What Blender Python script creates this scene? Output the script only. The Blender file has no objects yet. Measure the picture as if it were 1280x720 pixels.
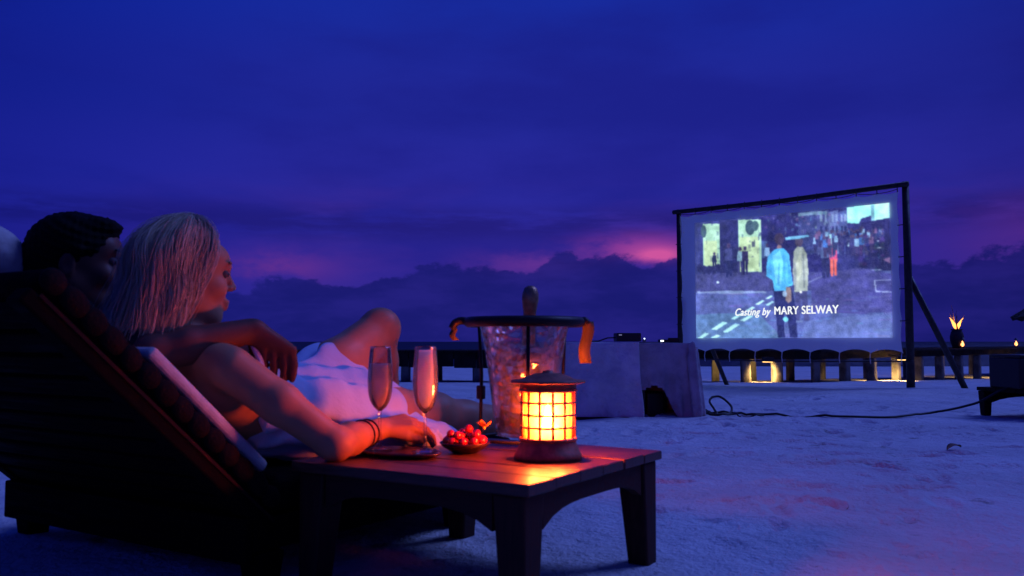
import bpy, bmesh, math, random
import numpy as np
from mathutils import Vector, Matrix, Quaternion

random.seed(7)
RNG = np.random.default_rng(11)
scene = bpy.context.scene
COL = scene.collection
PI = math.pi
R = math.radians

# ------------------------------------------------------------------ camera
cam_data = bpy.data.cameras.new("camera")
cam = bpy.data.objects.new("camera", cam_data)
COL.objects.link(cam)
cam_data.sensor_width = 36.0
cam_data.lens = 36.0 * 1100 / 1280
cam_data.clip_start = 0.05
cam_data.clip_end = 20000
cam.location = (0, 0, 0.53)
cam.rotation_euler = (R(90) + math.atan(67 / 1100), 0, 0)
cam_data.dof.use_dof = True
cam_data.dof.focus_distance = 6.5
cam_data.dof.aperture_fstop = 6.3
scene.camera = cam

# ------------------------------------------------------------------ render settings
scene.view_settings.view_transform = 'Standard'
scene.view_settings.look = 'None'
scene.view_settings.exposure = 0
scene.view_settings.gamma = 1
scene.cycles.use_denoising = True
scene.cycles.max_bounces = 8
scene.cycles.transparent_max_bounces = 16
scene.cycles.caustics_reflective = False
scene.cycles.caustics_refractive = False
scene.cycles.sample_clamp_indirect = 4.0
scene.cycles.blur_glossy = 0.5


def lin(r, g, b):
    f = lambda c: (c / 255 / 12.92) if c / 255 <= 0.04045 else ((c / 255 + 0.055) / 1.055) ** 2.4
    return (f(r), f(g), f(b))


# ------------------------------------------------------------------ world: dusk sky
SUN_EL, SUN_AZ = R(-4), R(8)
world = bpy.data.worlds.new("World")
scene.world = world
world.use_nodes = True
wt = world.node_tree
wt.nodes.clear()


class NT:
    """small helper to write node maths"""
    def __init__(s, tree):
        s.t = tree

    def n(s, kind, **kw):
        nd = s.t.nodes.new(kind)
        for k, v in kw.items():
            setattr(nd, k, v)
        return nd

    def put(s, sock, v):
        if hasattr(v, 'is_output') or isinstance(v, bpy.types.NodeSocket):
            s.t.links.new(v, sock)
        elif v is not None:
            if isinstance(v, tuple) and len(v) == 3 and len(sock.default_value) == 4:
                v = (*v, 1)
            sock.default_value = v

    def m(s, op, a, b=None, c=None, clamp=False):
        nd = s.n('ShaderNodeMath', operation=op, use_clamp=clamp)
        for i, v in enumerate((a, b, c)):
            if v is not None:
                s.put(nd.inputs[i], v)
        return nd.outputs[0]

    def mix(s, f, a, b, mode='MIX'):
        nd = s.n('ShaderNodeMix', data_type='RGBA', blend_type=mode, clamp_factor=True)
        s.put(nd.inputs[0], f)
        s.put(nd.inputs[6], a)
        s.put(nd.inputs[7], b)
        return nd.outputs[2]

    def ramp(s, f, stops, interp='LINEAR'):
        nd = s.n('ShaderNodeValToRGB')
        cr = nd.color_ramp
        cr.interpolation = interp
        while len(cr.elements) < len(stops):
            cr.elements.new(0.5)
        for e, (p, c) in zip(cr.elements, stops):
            e.position = p
            e.color = (*c, 1) if isinstance(c, tuple) else (c, c, c, 1)
        s.put(nd.inputs[0], f)
        return nd.outputs[0]

    def noise(s, vec, scale, detail=4, rough=0.5, dims='3D', dist=0.0):
        nd = s.n('ShaderNodeTexNoise', noise_dimensions=dims)
        if vec is not None:
            s.put(nd.inputs['Vector'], vec)
        nd.inputs['Scale'].default_value = scale
        nd.inputs['Detail'].default_value = detail
        nd.inputs['Roughness'].default_value = rough
        nd.inputs['Distortion'].default_value = dist
        return nd.outputs['Fac']

    def smooth(s, v, lo, hi, a=0.0, b=1.0):
        nd = s.n('ShaderNodeMapRange', interpolation_type='SMOOTHSTEP')
        s.put(nd.inputs[0], v)
        nd.inputs[1].default_value = lo
        nd.inputs[2].default_value = hi
        nd.inputs[3].default_value = a
        nd.inputs[4].default_value = b
        return nd.outputs[0]

    def xyz(s, x, y, z):
        nd = s.n('ShaderNodeCombineXYZ')
        for i, v in enumerate((x, y, z)):
            s.put(nd.inputs[i], v)
        return nd.outputs[0]


def build_sky():
    q = NT(wt)
    tc = q.n('ShaderNodeTexCoord')
    sep = q.n('ShaderNodeSeparateXYZ')
    wt.links.new(tc.outputs['Generated'], sep.inputs[0])
    X, Y, Z = sep.outputs
    az = q.m('ARCTAN2', X, Y)
    hyp = q.m('SQRT', q.m('ADD', q.m('MULTIPLY', X, X), q.m('MULTIPLY', Y, Y)))
    el = q.m('ARCTAN2', Z, hyp)
    ap = q.xyz(az, el, 0.0)
    sky = q.n('ShaderNodeTexSky', sky_type='NISHITA')
    sky.sun_disc = False
    sky.sun_elevation = SUN_EL
    sky.sun_rotation = SUN_AZ
    sky.altitude = 0
    sky.air_density = 1.0
    sky.dust_density = 0.6
    sky.ozone_density = 6.0
    # the deep twilight blue overhead, a little violet toward the horizon
    elc = q.m('DIVIDE', q.m('MAXIMUM', el, 0.0), PI / 2)
    base = q.ramp(elc, [(0.0, lin(42, 38, 142)), (0.06, lin(46, 38, 148)), (0.115, lin(40, 40, 154)),
                        (0.17, lin(31, 38, 148)), (0.25, lin(22, 42, 156)), (0.45, lin(22, 46, 162)),
                        (1.0, lin(26, 50, 168))], 'EASE')
    col = q.mix(0.05, base, sky.outputs[0], 'ADD')
    # broad soft mottling of the high cloud deck
    stretched = q.xyz(q.m('MULTIPLY', az, 1.0), q.m('MULTIPLY', el, 3.2), 3.1)
    n1 = q.noise(stretched, 3.0, 6, 0.55)
    col = q.mix(q.smooth(n1, 0.38, 0.68, 0.0, 0.5), col, lin(24, 26, 126))
    # violet haze band above the cloud bank
    band = q.m('SUBTRACT', 1.0, q.m('ABSOLUTE', q.m('DIVIDE', q.m('SUBTRACT', el, 0.115), 0.085)), clamp=True)
    n2 = q.noise(q.xyz(q.m('MULTIPLY', az, 1.0), q.m('MULTIPLY', el, 4.0), 8.7), 4.2, 5, 0.55)
    haze = q.m('MULTIPLY', q.m('MULTIPLY', q.smooth(band, 0.0, 1.0), q.smooth(n2, 0.40, 0.70)), q.smooth(az, -0.62, -0.12, 0.12, 1.0))
    col = q.mix(q.m('MULTIPLY', haze, 0.6), col, lin(74, 44, 146))
    # thin dark streak layer
    n3 = q.noise(q.xyz(q.m('MULTIPLY', az, 1.0), q.m('MULTIPLY', el, 6.0), 1.3), 5.0, 6, 0.6)
    sb = q.m('SUBTRACT', 1.0, q.m('ABSOLUTE', q.m('DIVIDE', q.m('SUBTRACT', el, 0.132), 0.028)), clamp=True)
    col = q.mix(q.m('MULTIPLY', q.smooth(sb, 0.0, 0.9), q.smooth(n3, 0.40, 0.56, 0.0, 0.8)), col, lin(33, 28, 120))
    # afterglow showing through gaps above the bank
    nb = q.noise(q.xyz(az, q.m('MULTIPLY', el, 2.0), 0.4), 11, 6, 0.6)
    for a0, e0, wa, we, c, k in ((0.150, 0.104, 0.060, 0.015, lin(140, 58, 150), 1.1), (0.030, 0.088, 0.070, 0.016, lin(100, 50, 146), 0.8),
                                 (-0.265, 0.082, 0.060, 0.018, lin(104, 48, 142), 0.85), (0.60, 0.10, 0.12, 0.04, lin(92, 44, 146), 0.8),
                                 (0.165, 0.097, 0.026, 0.008, lin(205, 84, 158), 1.3)):
        da = q.m('DIVIDE', q.m('SUBTRACT', az, a0), wa)
        de = q.m('DIVIDE', q.m('SUBTRACT', el, e0), we)
        g = q.m('EXPONENT', q.m('MULTIPLY', q.m('ADD', q.m('MULTIPLY', da, da), q.m('MULTIPLY', de, de)), -1.0))
        g = q.m('MULTIPLY', g, q.smooth(nb, 0.36, 0.58, 0.15, k), clamp=True)
        col = q.mix(g, col, c)
    # cumulus bank on the horizon: height by bearing, then broken up by noise
    pts = [(-3.14, .06), (-2.2, .09), (-1.4, .06), (-.75, .085), (-.58, .06), (-.42, .07), (-.33, .055), (-.25, .075), (-.17, .06), (-.11, .082), (-.06, .088),
           (-.01, .078), (.025, .086), (.05, .100), (.085, .101), (.115, .085), (.165, .090), (.2, .085), (.3, .08), (.46, .084), (.6, .085), (.8, .06), (1.3, .085), (2.2, .06), (3.14, .06)]
    prof = q.ramp(q.m('DIVIDE', q.m('ADD', az, PI), 2 * PI), [((a + PI) / (2 * PI), h * 5) for a, h in pts])
    hgt = q.m('MULTIPLY', prof, 0.2)
    f1 = q.noise(q.xyz(az, q.m('MULTIPLY', el, 1.5), 2.2), 21, 9, 0.60)
    f2 = q.noise(q.xyz(az, q.m('MULTIPLY', el, 0.6), 6.1), 6.5, 3, 0.5)
    hgt = q.m('ADD', hgt, q.m('ADD', q.m('MULTIPLY', q.m('SUBTRACT', f1, 0.5), 0.062), q.m('MULTIPLY', q.m('SUBTRACT', f2, 0.5), 0.055)))
    mask = q.smooth(q.m('SUBTRACT', hgt, el), -0.0008, 0.0055)
    body = q.mix(q.smooth(q.noise(stretched, 12, 5, 0.6), 0.35, 0.7), lin(23, 25, 108), lin(35, 32, 124))
    col = q.mix(q.m('MULTIPLY', mask, 0.9), col, body)
    # dimmer away from the afterglow
    dim = q.m('MULTIPLY', q.smooth(az, -0.75, -0.15, 0.60, 1.0), q.smooth(az, 0.25, 0.75, 1.0, 0.72))
    col = q.mix(1.0, col, q.xyz(q.m('MULTIPLY', dim, q.smooth(az, -0.60, -0.12, 0.62, 1.0)), q.m('MULTIPLY', dim, q.smooth(az, -0.60, -0.12, 0.92, 1.0)), q.m('MINIMUM', q.m('MULTIPLY', dim, q.smooth(az, -0.75, -0.15, 1.28, 1.0)), 1.0)), 'MULTIPLY')
    # below the horizon: dark ground tone
    col = q.mix(q.smooth(el, -0.02, -0.002, 1.0, 0.0), col, lin(20, 18, 70))
    bg = q.n('ShaderNodeBackground')
    wt.links.new(col, bg.inputs[0])
    bg.inputs[1].default_value = 1.0
    out = q.n('ShaderNodeOutputWorld')
    wt.links.new(bg.outputs[0], out.inputs[0])


build_sky()

# the last skylight of dusk: one very soft, weak sun
sun_data = bpy.data.lights.new("sun", 'SUN')
sun_data.energy = 1.5
sun_data.angle = R(28)
sun_data.color = (0.165, 0.25, 1.0)
sun = bpy.data.objects.new("sun", sun_data)
COL.objects.link(sun)
sun.location = (0, 0, 30)
sun.rotation_euler = (R(-16), R(40), 0)

# ------------------------------------------------------------------ helpers
def tag(o, label=None, cat=None, group=None, kind=None):
    if label: o['label'] = label
    if cat: o['category'] = cat
    if group: o['group'] = group
    if kind: o['kind'] = kind
    return o


def empty(name, loc=(0, 0, 0), rz=0.0, label=None, cat=None, group=None):
    o = bpy.data.objects.new(name, None)
    o.empty_display_size = 0.1
    COL.objects.link(o)
    o.location = loc
    o.rotation_euler = (0, 0, rz)
    return tag(o, label, cat, group)


def link_mesh(name, me, mat, parent=None, smooth=False):
    if mat and not me.materials:
        me.materials.append(mat)
    if smooth:
        me.polygons.foreach_set('use_smooth', [True] * len(me.polygons))
    o = bpy.data.objects.new(name, me)
    COL.objects.link(o)
    o.parent = parent
    return o


class MB:
    def __init__(s):
        s.v = []
        s.f = []

    def add(s, vs, fs):
        k = len(s.v)
        s.v += [tuple(p) for p in vs]
        s.f += [tuple(i + k for i in f) for f in fs]
        return s

    def box(s, lo, hi, rot=None, about=None):
        x0, y0, z0 = lo
        x1, y1, z1 = hi
        vs = [Vector(p) for p in ((x0, y0, z0), (x1, y0, z0), (x1, y1, z0), (x0, y1, z0), (x0, y0, z1), (x1, y0, z1), (x1, y1, z1), (x0, y1, z1))]
        if rot is not None:
            c = Vector(about) if about else sum(vs, Vector()) / 8
            vs = [c + rot @ (p - c) for p in vs]
        return s.add(vs, [(3, 2, 1, 0), (4, 5, 6, 7), (0, 1, 5, 4), (1, 2, 6, 5), (2, 3, 7, 6), (3, 0, 4, 7)])

    def prism(s, pts, y0, y1, axis=1):
        """polygon pts in the two other axes, extruded along axis"""
        n = len(pts)

        def mk(p, t):
            q = list(p)
            q.insert(axis, t)
            return tuple(q)
        vs = [mk(p, y0) for p in pts] + [mk(p, y1) for p in pts]
        fs = [tuple(range(n)), tuple(range(2 * n - 1, n - 1, -1))] + [(i, n + i, n + (i + 1) % n, (i + 1) % n) for i in range(n)]
        return s.add(vs, fs)

    def frustum(s, c0, w0, c1, w1):
        """square-section bar from c0 (half widths w0) to c1"""
        vs = []
        for c, w in ((c0, w0), (c1, w1)):
            for sx, sy in ((-1, -1), (1, -1), (1, 1), (-1, 1)):
                vs.append((c[0] + sx * w[0], c[1] + sy * w[1], c[2]))
        return s.add(vs, [(3, 2, 1, 0), (4, 5, 6, 7), (0, 1, 5, 4), (1, 2, 6, 5), (2, 3, 7, 6), (3, 0, 4, 7)])

    def tube(s, pts, rad, n=8, cap=True, closed=False):
        pts = [Vector(p) for p in pts]
        m = len(pts)
        rad = rad if isinstance(rad, (list, tuple)) else [rad] * m
        vs, fs = [], []
        prev = None
        for i, p in enumerate(pts):
            if closed:
                d = pts[(i + 1) % m] - pts[i - 1]
            else:
                d = pts[min(i + 1, m - 1)] - pts[max(i - 1, 0)]
            d.normalize()
            if prev is None:
                up = Vector((0, 0, 1)) if abs(d.z) < 0.9 else Vector((1, 0, 0))
                a = d.cross(up).normalized()
            else:
                a = (prev - d * prev.dot(d)).normalized()
            prev = a
            b = d.cross(a)
            for k in range(n):
                t = 2 * PI * k / n
                vs.append(p + (a * math.cos(t) + b * math.sin(t)) * rad[i])
        for i in range(m if closed else m - 1):
            j = (i + 1) % m
            for k in range(n):
                fs.append((i * n + k, i * n + (k + 1) % n, j * n + (k + 1) % n, j * n + k))
        if cap and not closed:
            fs.append(tuple(range(n - 1, -1, -1)))
            fs.append(tuple((m - 1) * n + k for k in range(n)))
        return s.add(vs, fs)

    def lathe(s, prof, n=32, c=(0, 0, 0), arc=None):
        """prof: list of (r,z)"""
        vs, fs = [], []
        for r, z in prof:
            for k in range(n):
                t = 2 * PI * k / n
                vs.append((c[0] + r * math.cos(t), c[1] + r * math.sin(t), c[2] + z))
        for i in range(len(prof) - 1):
            for k in range(n):
                fs.append((i * n + k, i * n + (k + 1) % n, (i + 1) * n + (k + 1) % n, (i + 1) * n + k))
        return s.add(vs, fs)

    def mesh(s, name):
        me = bpy.data.meshes.new(name)
        me.from_pydata([tuple(v) for v in s.v], [], s.f)
        me.update()
        return me

    def build(s, name, mat, parent=None, smooth=False, bevel=0.0, seg=2):
        me = s.mesh(name)
        if bevel:
            bm = bmesh.new()
            bm.from_mesh(me)
            bmesh.ops.recalc_face_normals(bm, faces=bm.faces)
            es = [e for e in bm.edges if len(e.link_faces) == 2 and e.calc_face_angle(0) > R(30)]
            bmesh.ops.bevel(bm, geom=es, offset=bevel, segments=seg, profile=0.5, affect='EDGES', clamp_overlap=True)
            bm.to_mesh(me)
            bm.free()
        o = link_mesh(name, me, mat, parent, smooth)
        return o


# ---- soft shapes: blended distance fields turned into one continuous surface
class Field:
    def __init__(s, lo, hi, h):
        s.lo = np.array(lo, float)
        s.h = h
        s.n = np.ceil((np.array(hi) - s.lo) / h).astype(int) + 1
        s.d = np.full(tuple(s.n), 0.3, np.float32)

    def _sub(s, lo, hi):
        i0 = np.clip(np.floor((np.array(lo) - s.lo) / s.h).astype(int), 0, s.n - 1)
        i1 = np.clip(np.ceil((np.array(hi) - s.lo) / s.h).astype(int) + 1, 1, s.n)
        ax = [(s.lo[k] + s.h * np.arange(i0[k], i1[k])).astype(np.float32) for k in range(3)]
        g = np.meshgrid(*ax, indexing='ij')
        return tuple(slice(i0[k], i1[k]) for k in range(3)), g

    def _merge(s, sl, p, k, sub=False):
        d = s.d[sl]
        if d.size == 0:
            return
        if sub:
            p = -p
            h = np.clip(0.5 - 0.5 * (p - d) / k, 0, 1)
            s.d[sl] = p * (1 - h) + d * h + k * h * (1 - h)
        else:
            h = np.clip(0.5 + 0.5 * (p - d) / k, 0, 1)
            s.d[sl] = p * (1 - h) + d * h - k * h * (1 - h)

    def cone(s, a, b, ra, rb, k=0.02, sub=False, sq=None):
        a, b = np.array(a, float), np.array(b, float)
        m = max(ra, rb) + k + 0.03
        sl, (x, y, z) = s._sub(np.minimum(a, b) - m, np.maximum(a, b) + m)
        ab = b - a
        L2 = max(float(ab @ ab), 1e-9)
        t = np.clip(((x - a[0]) * ab[0] + (y - a[1]) * ab[1] + (z - a[2]) * ab[2]) / L2, 0, 1)
        dx, dy, dz = x - a[0] - t * ab[0], y - a[1] - t * ab[1], z - a[2] - t * ab[2]
        p = np.sqrt(dx * dx + dy * dy + dz * dz) - (ra + (rb - ra) * t)
        s._merge(sl, p, k, sub)
        return s

    def chain(s, pts, rads, k=0.02):
        for i in range(len(pts) - 1):
            s.cone(pts[i], pts[i + 1], rads[i], rads[i + 1], k)
        return s

    def ell(s, c, r, k=0.02, M=None, sub=False):
        """ellipsoid; M = 3x3 whose rows are its axes"""
        c = np.array(c, float)
        r = np.array(r, float)
        m = r.max() + k + 0.03
        sl, (x, y, z) = s._sub(c - m, c + m)
        x, y, z = x - c[0], y - c[1], z - c[2]
        if M is not None:
            x, y, z = (M[0][0] * x + M[0][1] * y + M[0][2] * z, M[1][0] * x + M[1][1] * y + M[1][2] * z, M[2][0] * x + M[2][1] * y + M[2][2] * z)
        k0 = np.sqrt((x / r[0]) ** 2 + (y / r[1]) ** 2 + (z / r[2]) ** 2)
        k1 = np.sqrt((x / r[0] ** 2) ** 2 + (y / r[1] ** 2) ** 2 + (z / r[2] ** 2) ** 2) + 1e-6
        p = k0 * (k0 - 1) / k1
        s._merge(sl, p.astype(np.float32), k, sub)
        return s

    def grid(s):
        _, g = s._sub(s.lo, s.lo + (s.n - 1) * s.h)
        return g

    def cut(s, keep):
        """keep(x,y,z) negative inside the kept half"""
        s.d = np.maximum(s.d, keep(*s.grid()).astype(np.float32))
        return s

    def push(s, fn):
        near = np.abs(s.d) < 0.05
        g = s.grid()
        s.d[near] += fn(g[0][near], g[1][near], g[2][near]).astype(np.float32)
        return s

    def arrays(s):
        d = s.d.copy()
        d[0] = d[-1] = 0.3
        d[:, 0] = d[:, -1] = 0.3
        d[:, :, 0] = d[:, :, -1] = 0.3
        ins = d < 0
        c = [ins[i:ins.shape[0] - 1 + i, j:ins.shape[1] - 1 + j, k:ins.shape[2] - 1 + k] for i in (0, 1) for j in (0, 1) for k in (0, 1)]
        anyc = np.logical_or.reduce(c)
        allc = np.logical_and.reduce(c)
        act = anyc & ~allc
        I = np.argwhere(act)
        idx = np.full(act.shape, -1, np.int32)
        idx[act] = np.arange(len(I))
        cor = [(i, j, k) for i in (0, 1) for j in (0, 1) for k in (0, 1)]
        val = np.stack([d[I[:, 0] + i, I[:, 1] + j, I[:, 2] + k] for i, j, k in cor], 1)
        acc = np.zeros((len(I), 3))
        cnt = np.zeros(len(I))
        for p in range(8):
            for q_ in range(p + 1, 8):
                if sum(abs(u - w) for u, w in zip(cor[p], cor[q_])) != 1:
                    continue
                va, vb = val[:, p], val[:, q_]
                cr = (va < 0) != (vb < 0)
                t = np.where(cr, va / np.where(cr, va - vb, 1), 0)
                pos = np.array(cor[p])[None] + t[:, None] * (np.array(cor[q_]) - np.array(cor[p]))[None]
                acc[cr] += pos[cr]
                cnt[cr] += 1
        V = (I + acc / cnt[:, None]) * s.h + s.lo
        Fs = []
        for ax in range(3):
            o1, o2 = [(1, 2), (2, 0), (0, 1)][ax]
            a = np.moveaxis(ins, ax, 0)
            ch = np.moveaxis(a[:-1] != a[1:], 0, ax)
            E = np.argwhere(ch)
            s0 = ins[E[:, 0], E[:, 1], E[:, 2]]
            e1 = np.zeros(3, int)
            e1[o1] = 1
            e2 = np.zeros(3, int)
            e2[o2] = 1
            qd = [E - e1 - e2, E - e2, E, E - e1]
            qi = np.stack([idx[c_[:, 0], c_[:, 1], c_[:, 2]] for c_ in qd], 1)
            qi[~s0] = qi[~s0][:, ::-1]
            Fs.append(qi)
        return V, np.concatenate(Fs)

    def build(s, name, mat, parent=None, relax=1):
        V, Fq = s.arrays()
        for _ in range(relax):
            acc = np.zeros_like(V)
            cnt = np.zeros(len(V))
            for i in range(4):
                np.add.at(acc, Fq[:, i], V[Fq[:, (i + 1) % 4]])
                np.add.at(acc, Fq[:, i], V[Fq[:, i - 1]])
                np.add.at(cnt, Fq[:, i], 2)
            V = V * 0.5 + 0.5 * acc / np.maximum(cnt, 1)[:, None]
        return link_mesh(name, np_mesh(name, V, Fq), mat, parent, True)


def np_mesh(name, V, Fq):
    me = bpy.data.meshes.new(name)
    nf, k = Fq.shape
    me.vertices.add(len(V))
    me.vertices.foreach_set('co', np.asarray(V, np.float32).ravel())
    me.loops.add(nf * k)
    me.loops.foreach_set('vertex_index', Fq.astype(np.int32).ravel())
    me.polygons.add(nf)
    me.polygons.foreach_set('loop_start', np.arange(nf, dtype=np.int32) * k)
    me.polygons.foreach_set('loop_total', np.full(nf, k, np.int32))
    me.update(calc_edges=True)
    me.validate()
    return me


def grid_faces(nu, nv):
    i, j = np.meshgrid(np.arange(nu - 1), np.arange(nv - 1), indexing='ij')
    a = (i * nv + j).ravel()
    return np.stack([a, a + nv, a + nv + 1, a + 1], 1)


def copy_obj(o, parent=None, loc=None, rot=None, label=None):
    c = o.copy()
    COL.objects.link(c)
    c.parent = parent
    if loc is not None: c.location = loc
    if rot is not None: c.rotation_euler = rot
    if label: c['label'] = label
    for ch in list(o.children):
        copy_obj(ch, c)
    return c


# ------------------------------------------------------------------ materials
MATS = {}


def mat(name, col, rough=0.6, metal=0.0, spec=0.5, var=0.0, vscale=20, bump=0.0, bscale=60, bdist=0.01, trans=0.0, emit=None, estr=0.0, col2=None, sss=0.0, stretch=(1, 1, 1), coat=0.0):
    if name in MATS:
        return MATS[name]
    m = bpy.data.materials.new(name)
    m.use_nodes = True
    t = m.node_tree
    q = NT(t)
    p = t.nodes['Principled BSDF']
    p.inputs['Base Color'].default_value = (*col, 1)
    p.inputs['Roughness'].default_value = rough
    p.inputs['Metallic'].default_value = metal
    p.inputs['Specular IOR Level'].default_value = spec
    if coat:
        p.inputs['Coat Weight'].default_value = coat
    if sss:
        p.inputs['Subsurface Weight'].default_value = sss
        p.inputs['Subsurface Radius'].default_value = (0.012, 0.005, 0.003)
        p.inputs['Subsurface Scale'].default_value = 1.0
    if emit:
        p.inputs['Emission Color'].default_value = (*emit, 1)
        p.inputs['Emission Strength'].default_value = estr
    tc = q.n('ShaderNodeTexCoord')
    mp = q.n('ShaderNodeMapping')
    mp.inputs['Scale'].default_value = stretch
    t.links.new(tc.outputs['Object'], mp.inputs[0])
    vec = mp.outputs[0]
    if var or col2:
        n = q.noise(vec, vscale, 5, 0.6)
        c2 = col2 or tuple(min(1, c * (1 - var)) for c in col)
        c1 = col if col2 else tuple(min(1, c * (1 + var)) for c in col)
        t.links.new(q.mix(q.smooth(n, 0.3, 0.7), c1, c2), p.inputs['Base Color'])
        r = q.smooth(n, 0.3, 0.7, rough * 0.85, min(1, rough * 1.15))
        t.links.new(r, p.inputs['Roughness'])
    if bump:
        b = q.n('ShaderNodeBump')
        b.inputs['Strength'].default_value = bump
        b.inputs['Distance'].default_value = bdist
        t.links.new(q.noise(vec, bscale, 5, 0.6), b.inputs['Height'])
        t.links.new(b.outputs[0], p.inputs['Normal'])
    MATS[name] = m
    return m


def glassy(name, tint=(0.95, 0.95, 0.95), rough=0.03, base=0.06, bump=0.0, bscale=40, bdist=0.004, fog=0.0, fogcol=(0.8, 0.8, 0.8)):
    """thin clear wall: see-through with mirror glints and a little haze"""
    m = bpy.data.materials.new(name)
    m.use_nodes = True
    t = m.node_tree
    t.nodes.clear()
    q = NT(t)
    tr = q.n('ShaderNodeBsdfTransparent')
    tr.inputs[0].default_value = (*tint, 1)
    gl = q.n('ShaderNodeBsdfGlossy')
    gl.inputs['Roughness'].default_value = rough
    fr = q.n('ShaderNodeFresnel')
    fr.inputs['IOR'].default_value = 1.5
    if bump:
        tc = q.n('ShaderNodeTexCoord')
        b = q.n('ShaderNodeBump')
        b.inputs['Strength'].default_value = bump
        b.inputs['Distance'].default_value = bdist
        vo = q.n('ShaderNodeTexVoronoi')
        vo.inputs['Scale'].default_value = bscale
        t.links.new(tc.outputs['Object'], vo.inputs['Vector'])
        t.links.new(vo.outputs['Distance'], b.inputs['Height'])
        t.links.new(b.outputs[0], gl.inputs['Normal'])
        t.links.new(b.outputs[0], fr.inputs['Normal'])
    mx = q.n('ShaderNodeMixShader')
    t.links.new(q.m('ADD', q.m('MULTIPLY', fr.outputs[0], 0.8), base, clamp=True), mx.inputs[0])
    t.links.new(tr.outputs[0], mx.inputs[1])
    t.links.new(gl.outputs[0], mx.inputs[2])
    last = mx.outputs[0]
    if fog:
        df = q.n('ShaderNodeBsdfDiffuse')
        df.inputs[0].default_value = (*fogcol, 1)
        tl = q.n('ShaderNodeBsdfTranslucent')
        tl.inputs[0].default_value = (*fogcol, 1)
        m1 = q.n('ShaderNodeMixShader')
        m1.inputs[0].default_value = 0.6
        t.links.new(df.outputs[0], m1.inputs[1])
        t.links.new(tl.outputs[0], m1.inputs[2])
        m2 = q.n('ShaderNodeMixShader')
        m2.inputs[0].default_value = fog
        t.links.new(last, m2.inputs[1])
        t.links.new(m1.outputs[0], m2.inputs[2])
        last = m2.outputs[0]
    out = q.n('ShaderNodeOutputMaterial')
    t.links.new(last, out.inputs[0])
    MATS[name] = m
    return m


def emitter(name, col, strength):
    m = bpy.data.materials.new(name)
    m.use_nodes = True
    t = m.node_tree
    t.nodes.clear()
    q = NT(t)
    e = q.n('ShaderNodeEmission')
    e.inputs[0].default_value = (*col, 1)
    e.inputs[1].default_value = strength
    out = q.n('ShaderNodeOutputMaterial')
    t.links.new(e.outputs[0], out.inputs[0])
    return m


def wood(name, dark, light, rough=0.45, scale=(1, 14, 14), coat=0.0, spec=0.5):
    m = bpy.data.materials.new(name)
    m.use_nodes = True
    t = m.node_tree
    q = NT(t)
    p = t.nodes['Principled BSDF']
    tc = q.n('ShaderNodeTexCoord')
    p.inputs['Specular IOR Level'].default_value = spec
    oi = q.n('ShaderNodeObjectInfo')
    mp = q.n('ShaderNodeMapping')
    mp.inputs['Scale'].default_value = scale
    t.links.new(tc.outputs['Object'], mp.inputs[0])
    ad = q.n('ShaderNodeVectorMath', operation='ADD')
    t.links.new(mp.outputs[0], ad.inputs[0])
    t.links.new(q.xyz(q.m('MULTIPLY', oi.outputs['Random'], 31.0), 0.0, 0.0), ad.inputs[1])
    n = q.noise(ad.outputs[0], 5, 8, 0.65, dist=0.6)
    c = q.mix(q.smooth(n, 0.3, 0.72), dark, light)
    c = q.mix(q.m('MULTIPLY', oi.outputs['Random'], 0.35), c, dark)
    t.links.new(c, p.inputs['Base Color'])
    t.links.new(q.smooth(n, 0.3, 0.7, rough * 0.75, rough * 1.3), p.inputs['Roughness'])
    b = q.n('ShaderNodeBump')
    b.inputs['Strength'].default_value = 0.5
    b.inputs['Distance'].default_value = 0.0015
    t.links.new(n, b.inputs['Height'])
    t.links.new(b.outputs[0], p.inputs['Normal'])
    if coat:
        p.inputs['Coat Weight'].default_value = coat
        p.inputs['Coat Roughness'].default_value = 0.25
    return m

# ------------------------------------------------------------------ the beach
def ground_z(y):
    y = np.asarray(y, float)
    return np.where(y < 10, 0.0, np.where(y < 20, -0.03 * (y - 10), np.where(y < 44, -0.3 - 0.0105 * (y - 20), -0.552 - 0.03 * (y - 44))))


def vnoise(x, y, seed):
    r = np.random.default_rng(seed)
    T = r.random((256, 256))
    xi, yi = np.floor(x).astype(int), np.floor(y).astype(int)
    fx, fy = x - xi, y - yi
    fx, fy = fx * fx * (3 - 2 * fx), fy * fy * (3 - 2 * fy)
    g = lambda i, j: T[i % 256, j % 256]
    return (g(xi, yi) * (1 - fx) + g(xi + 1, yi) * fx) * (1 - fy) + (g(xi, yi + 1) * (1 - fx) + g(xi + 1, yi + 1) * fx) * fy - 0.5


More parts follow.
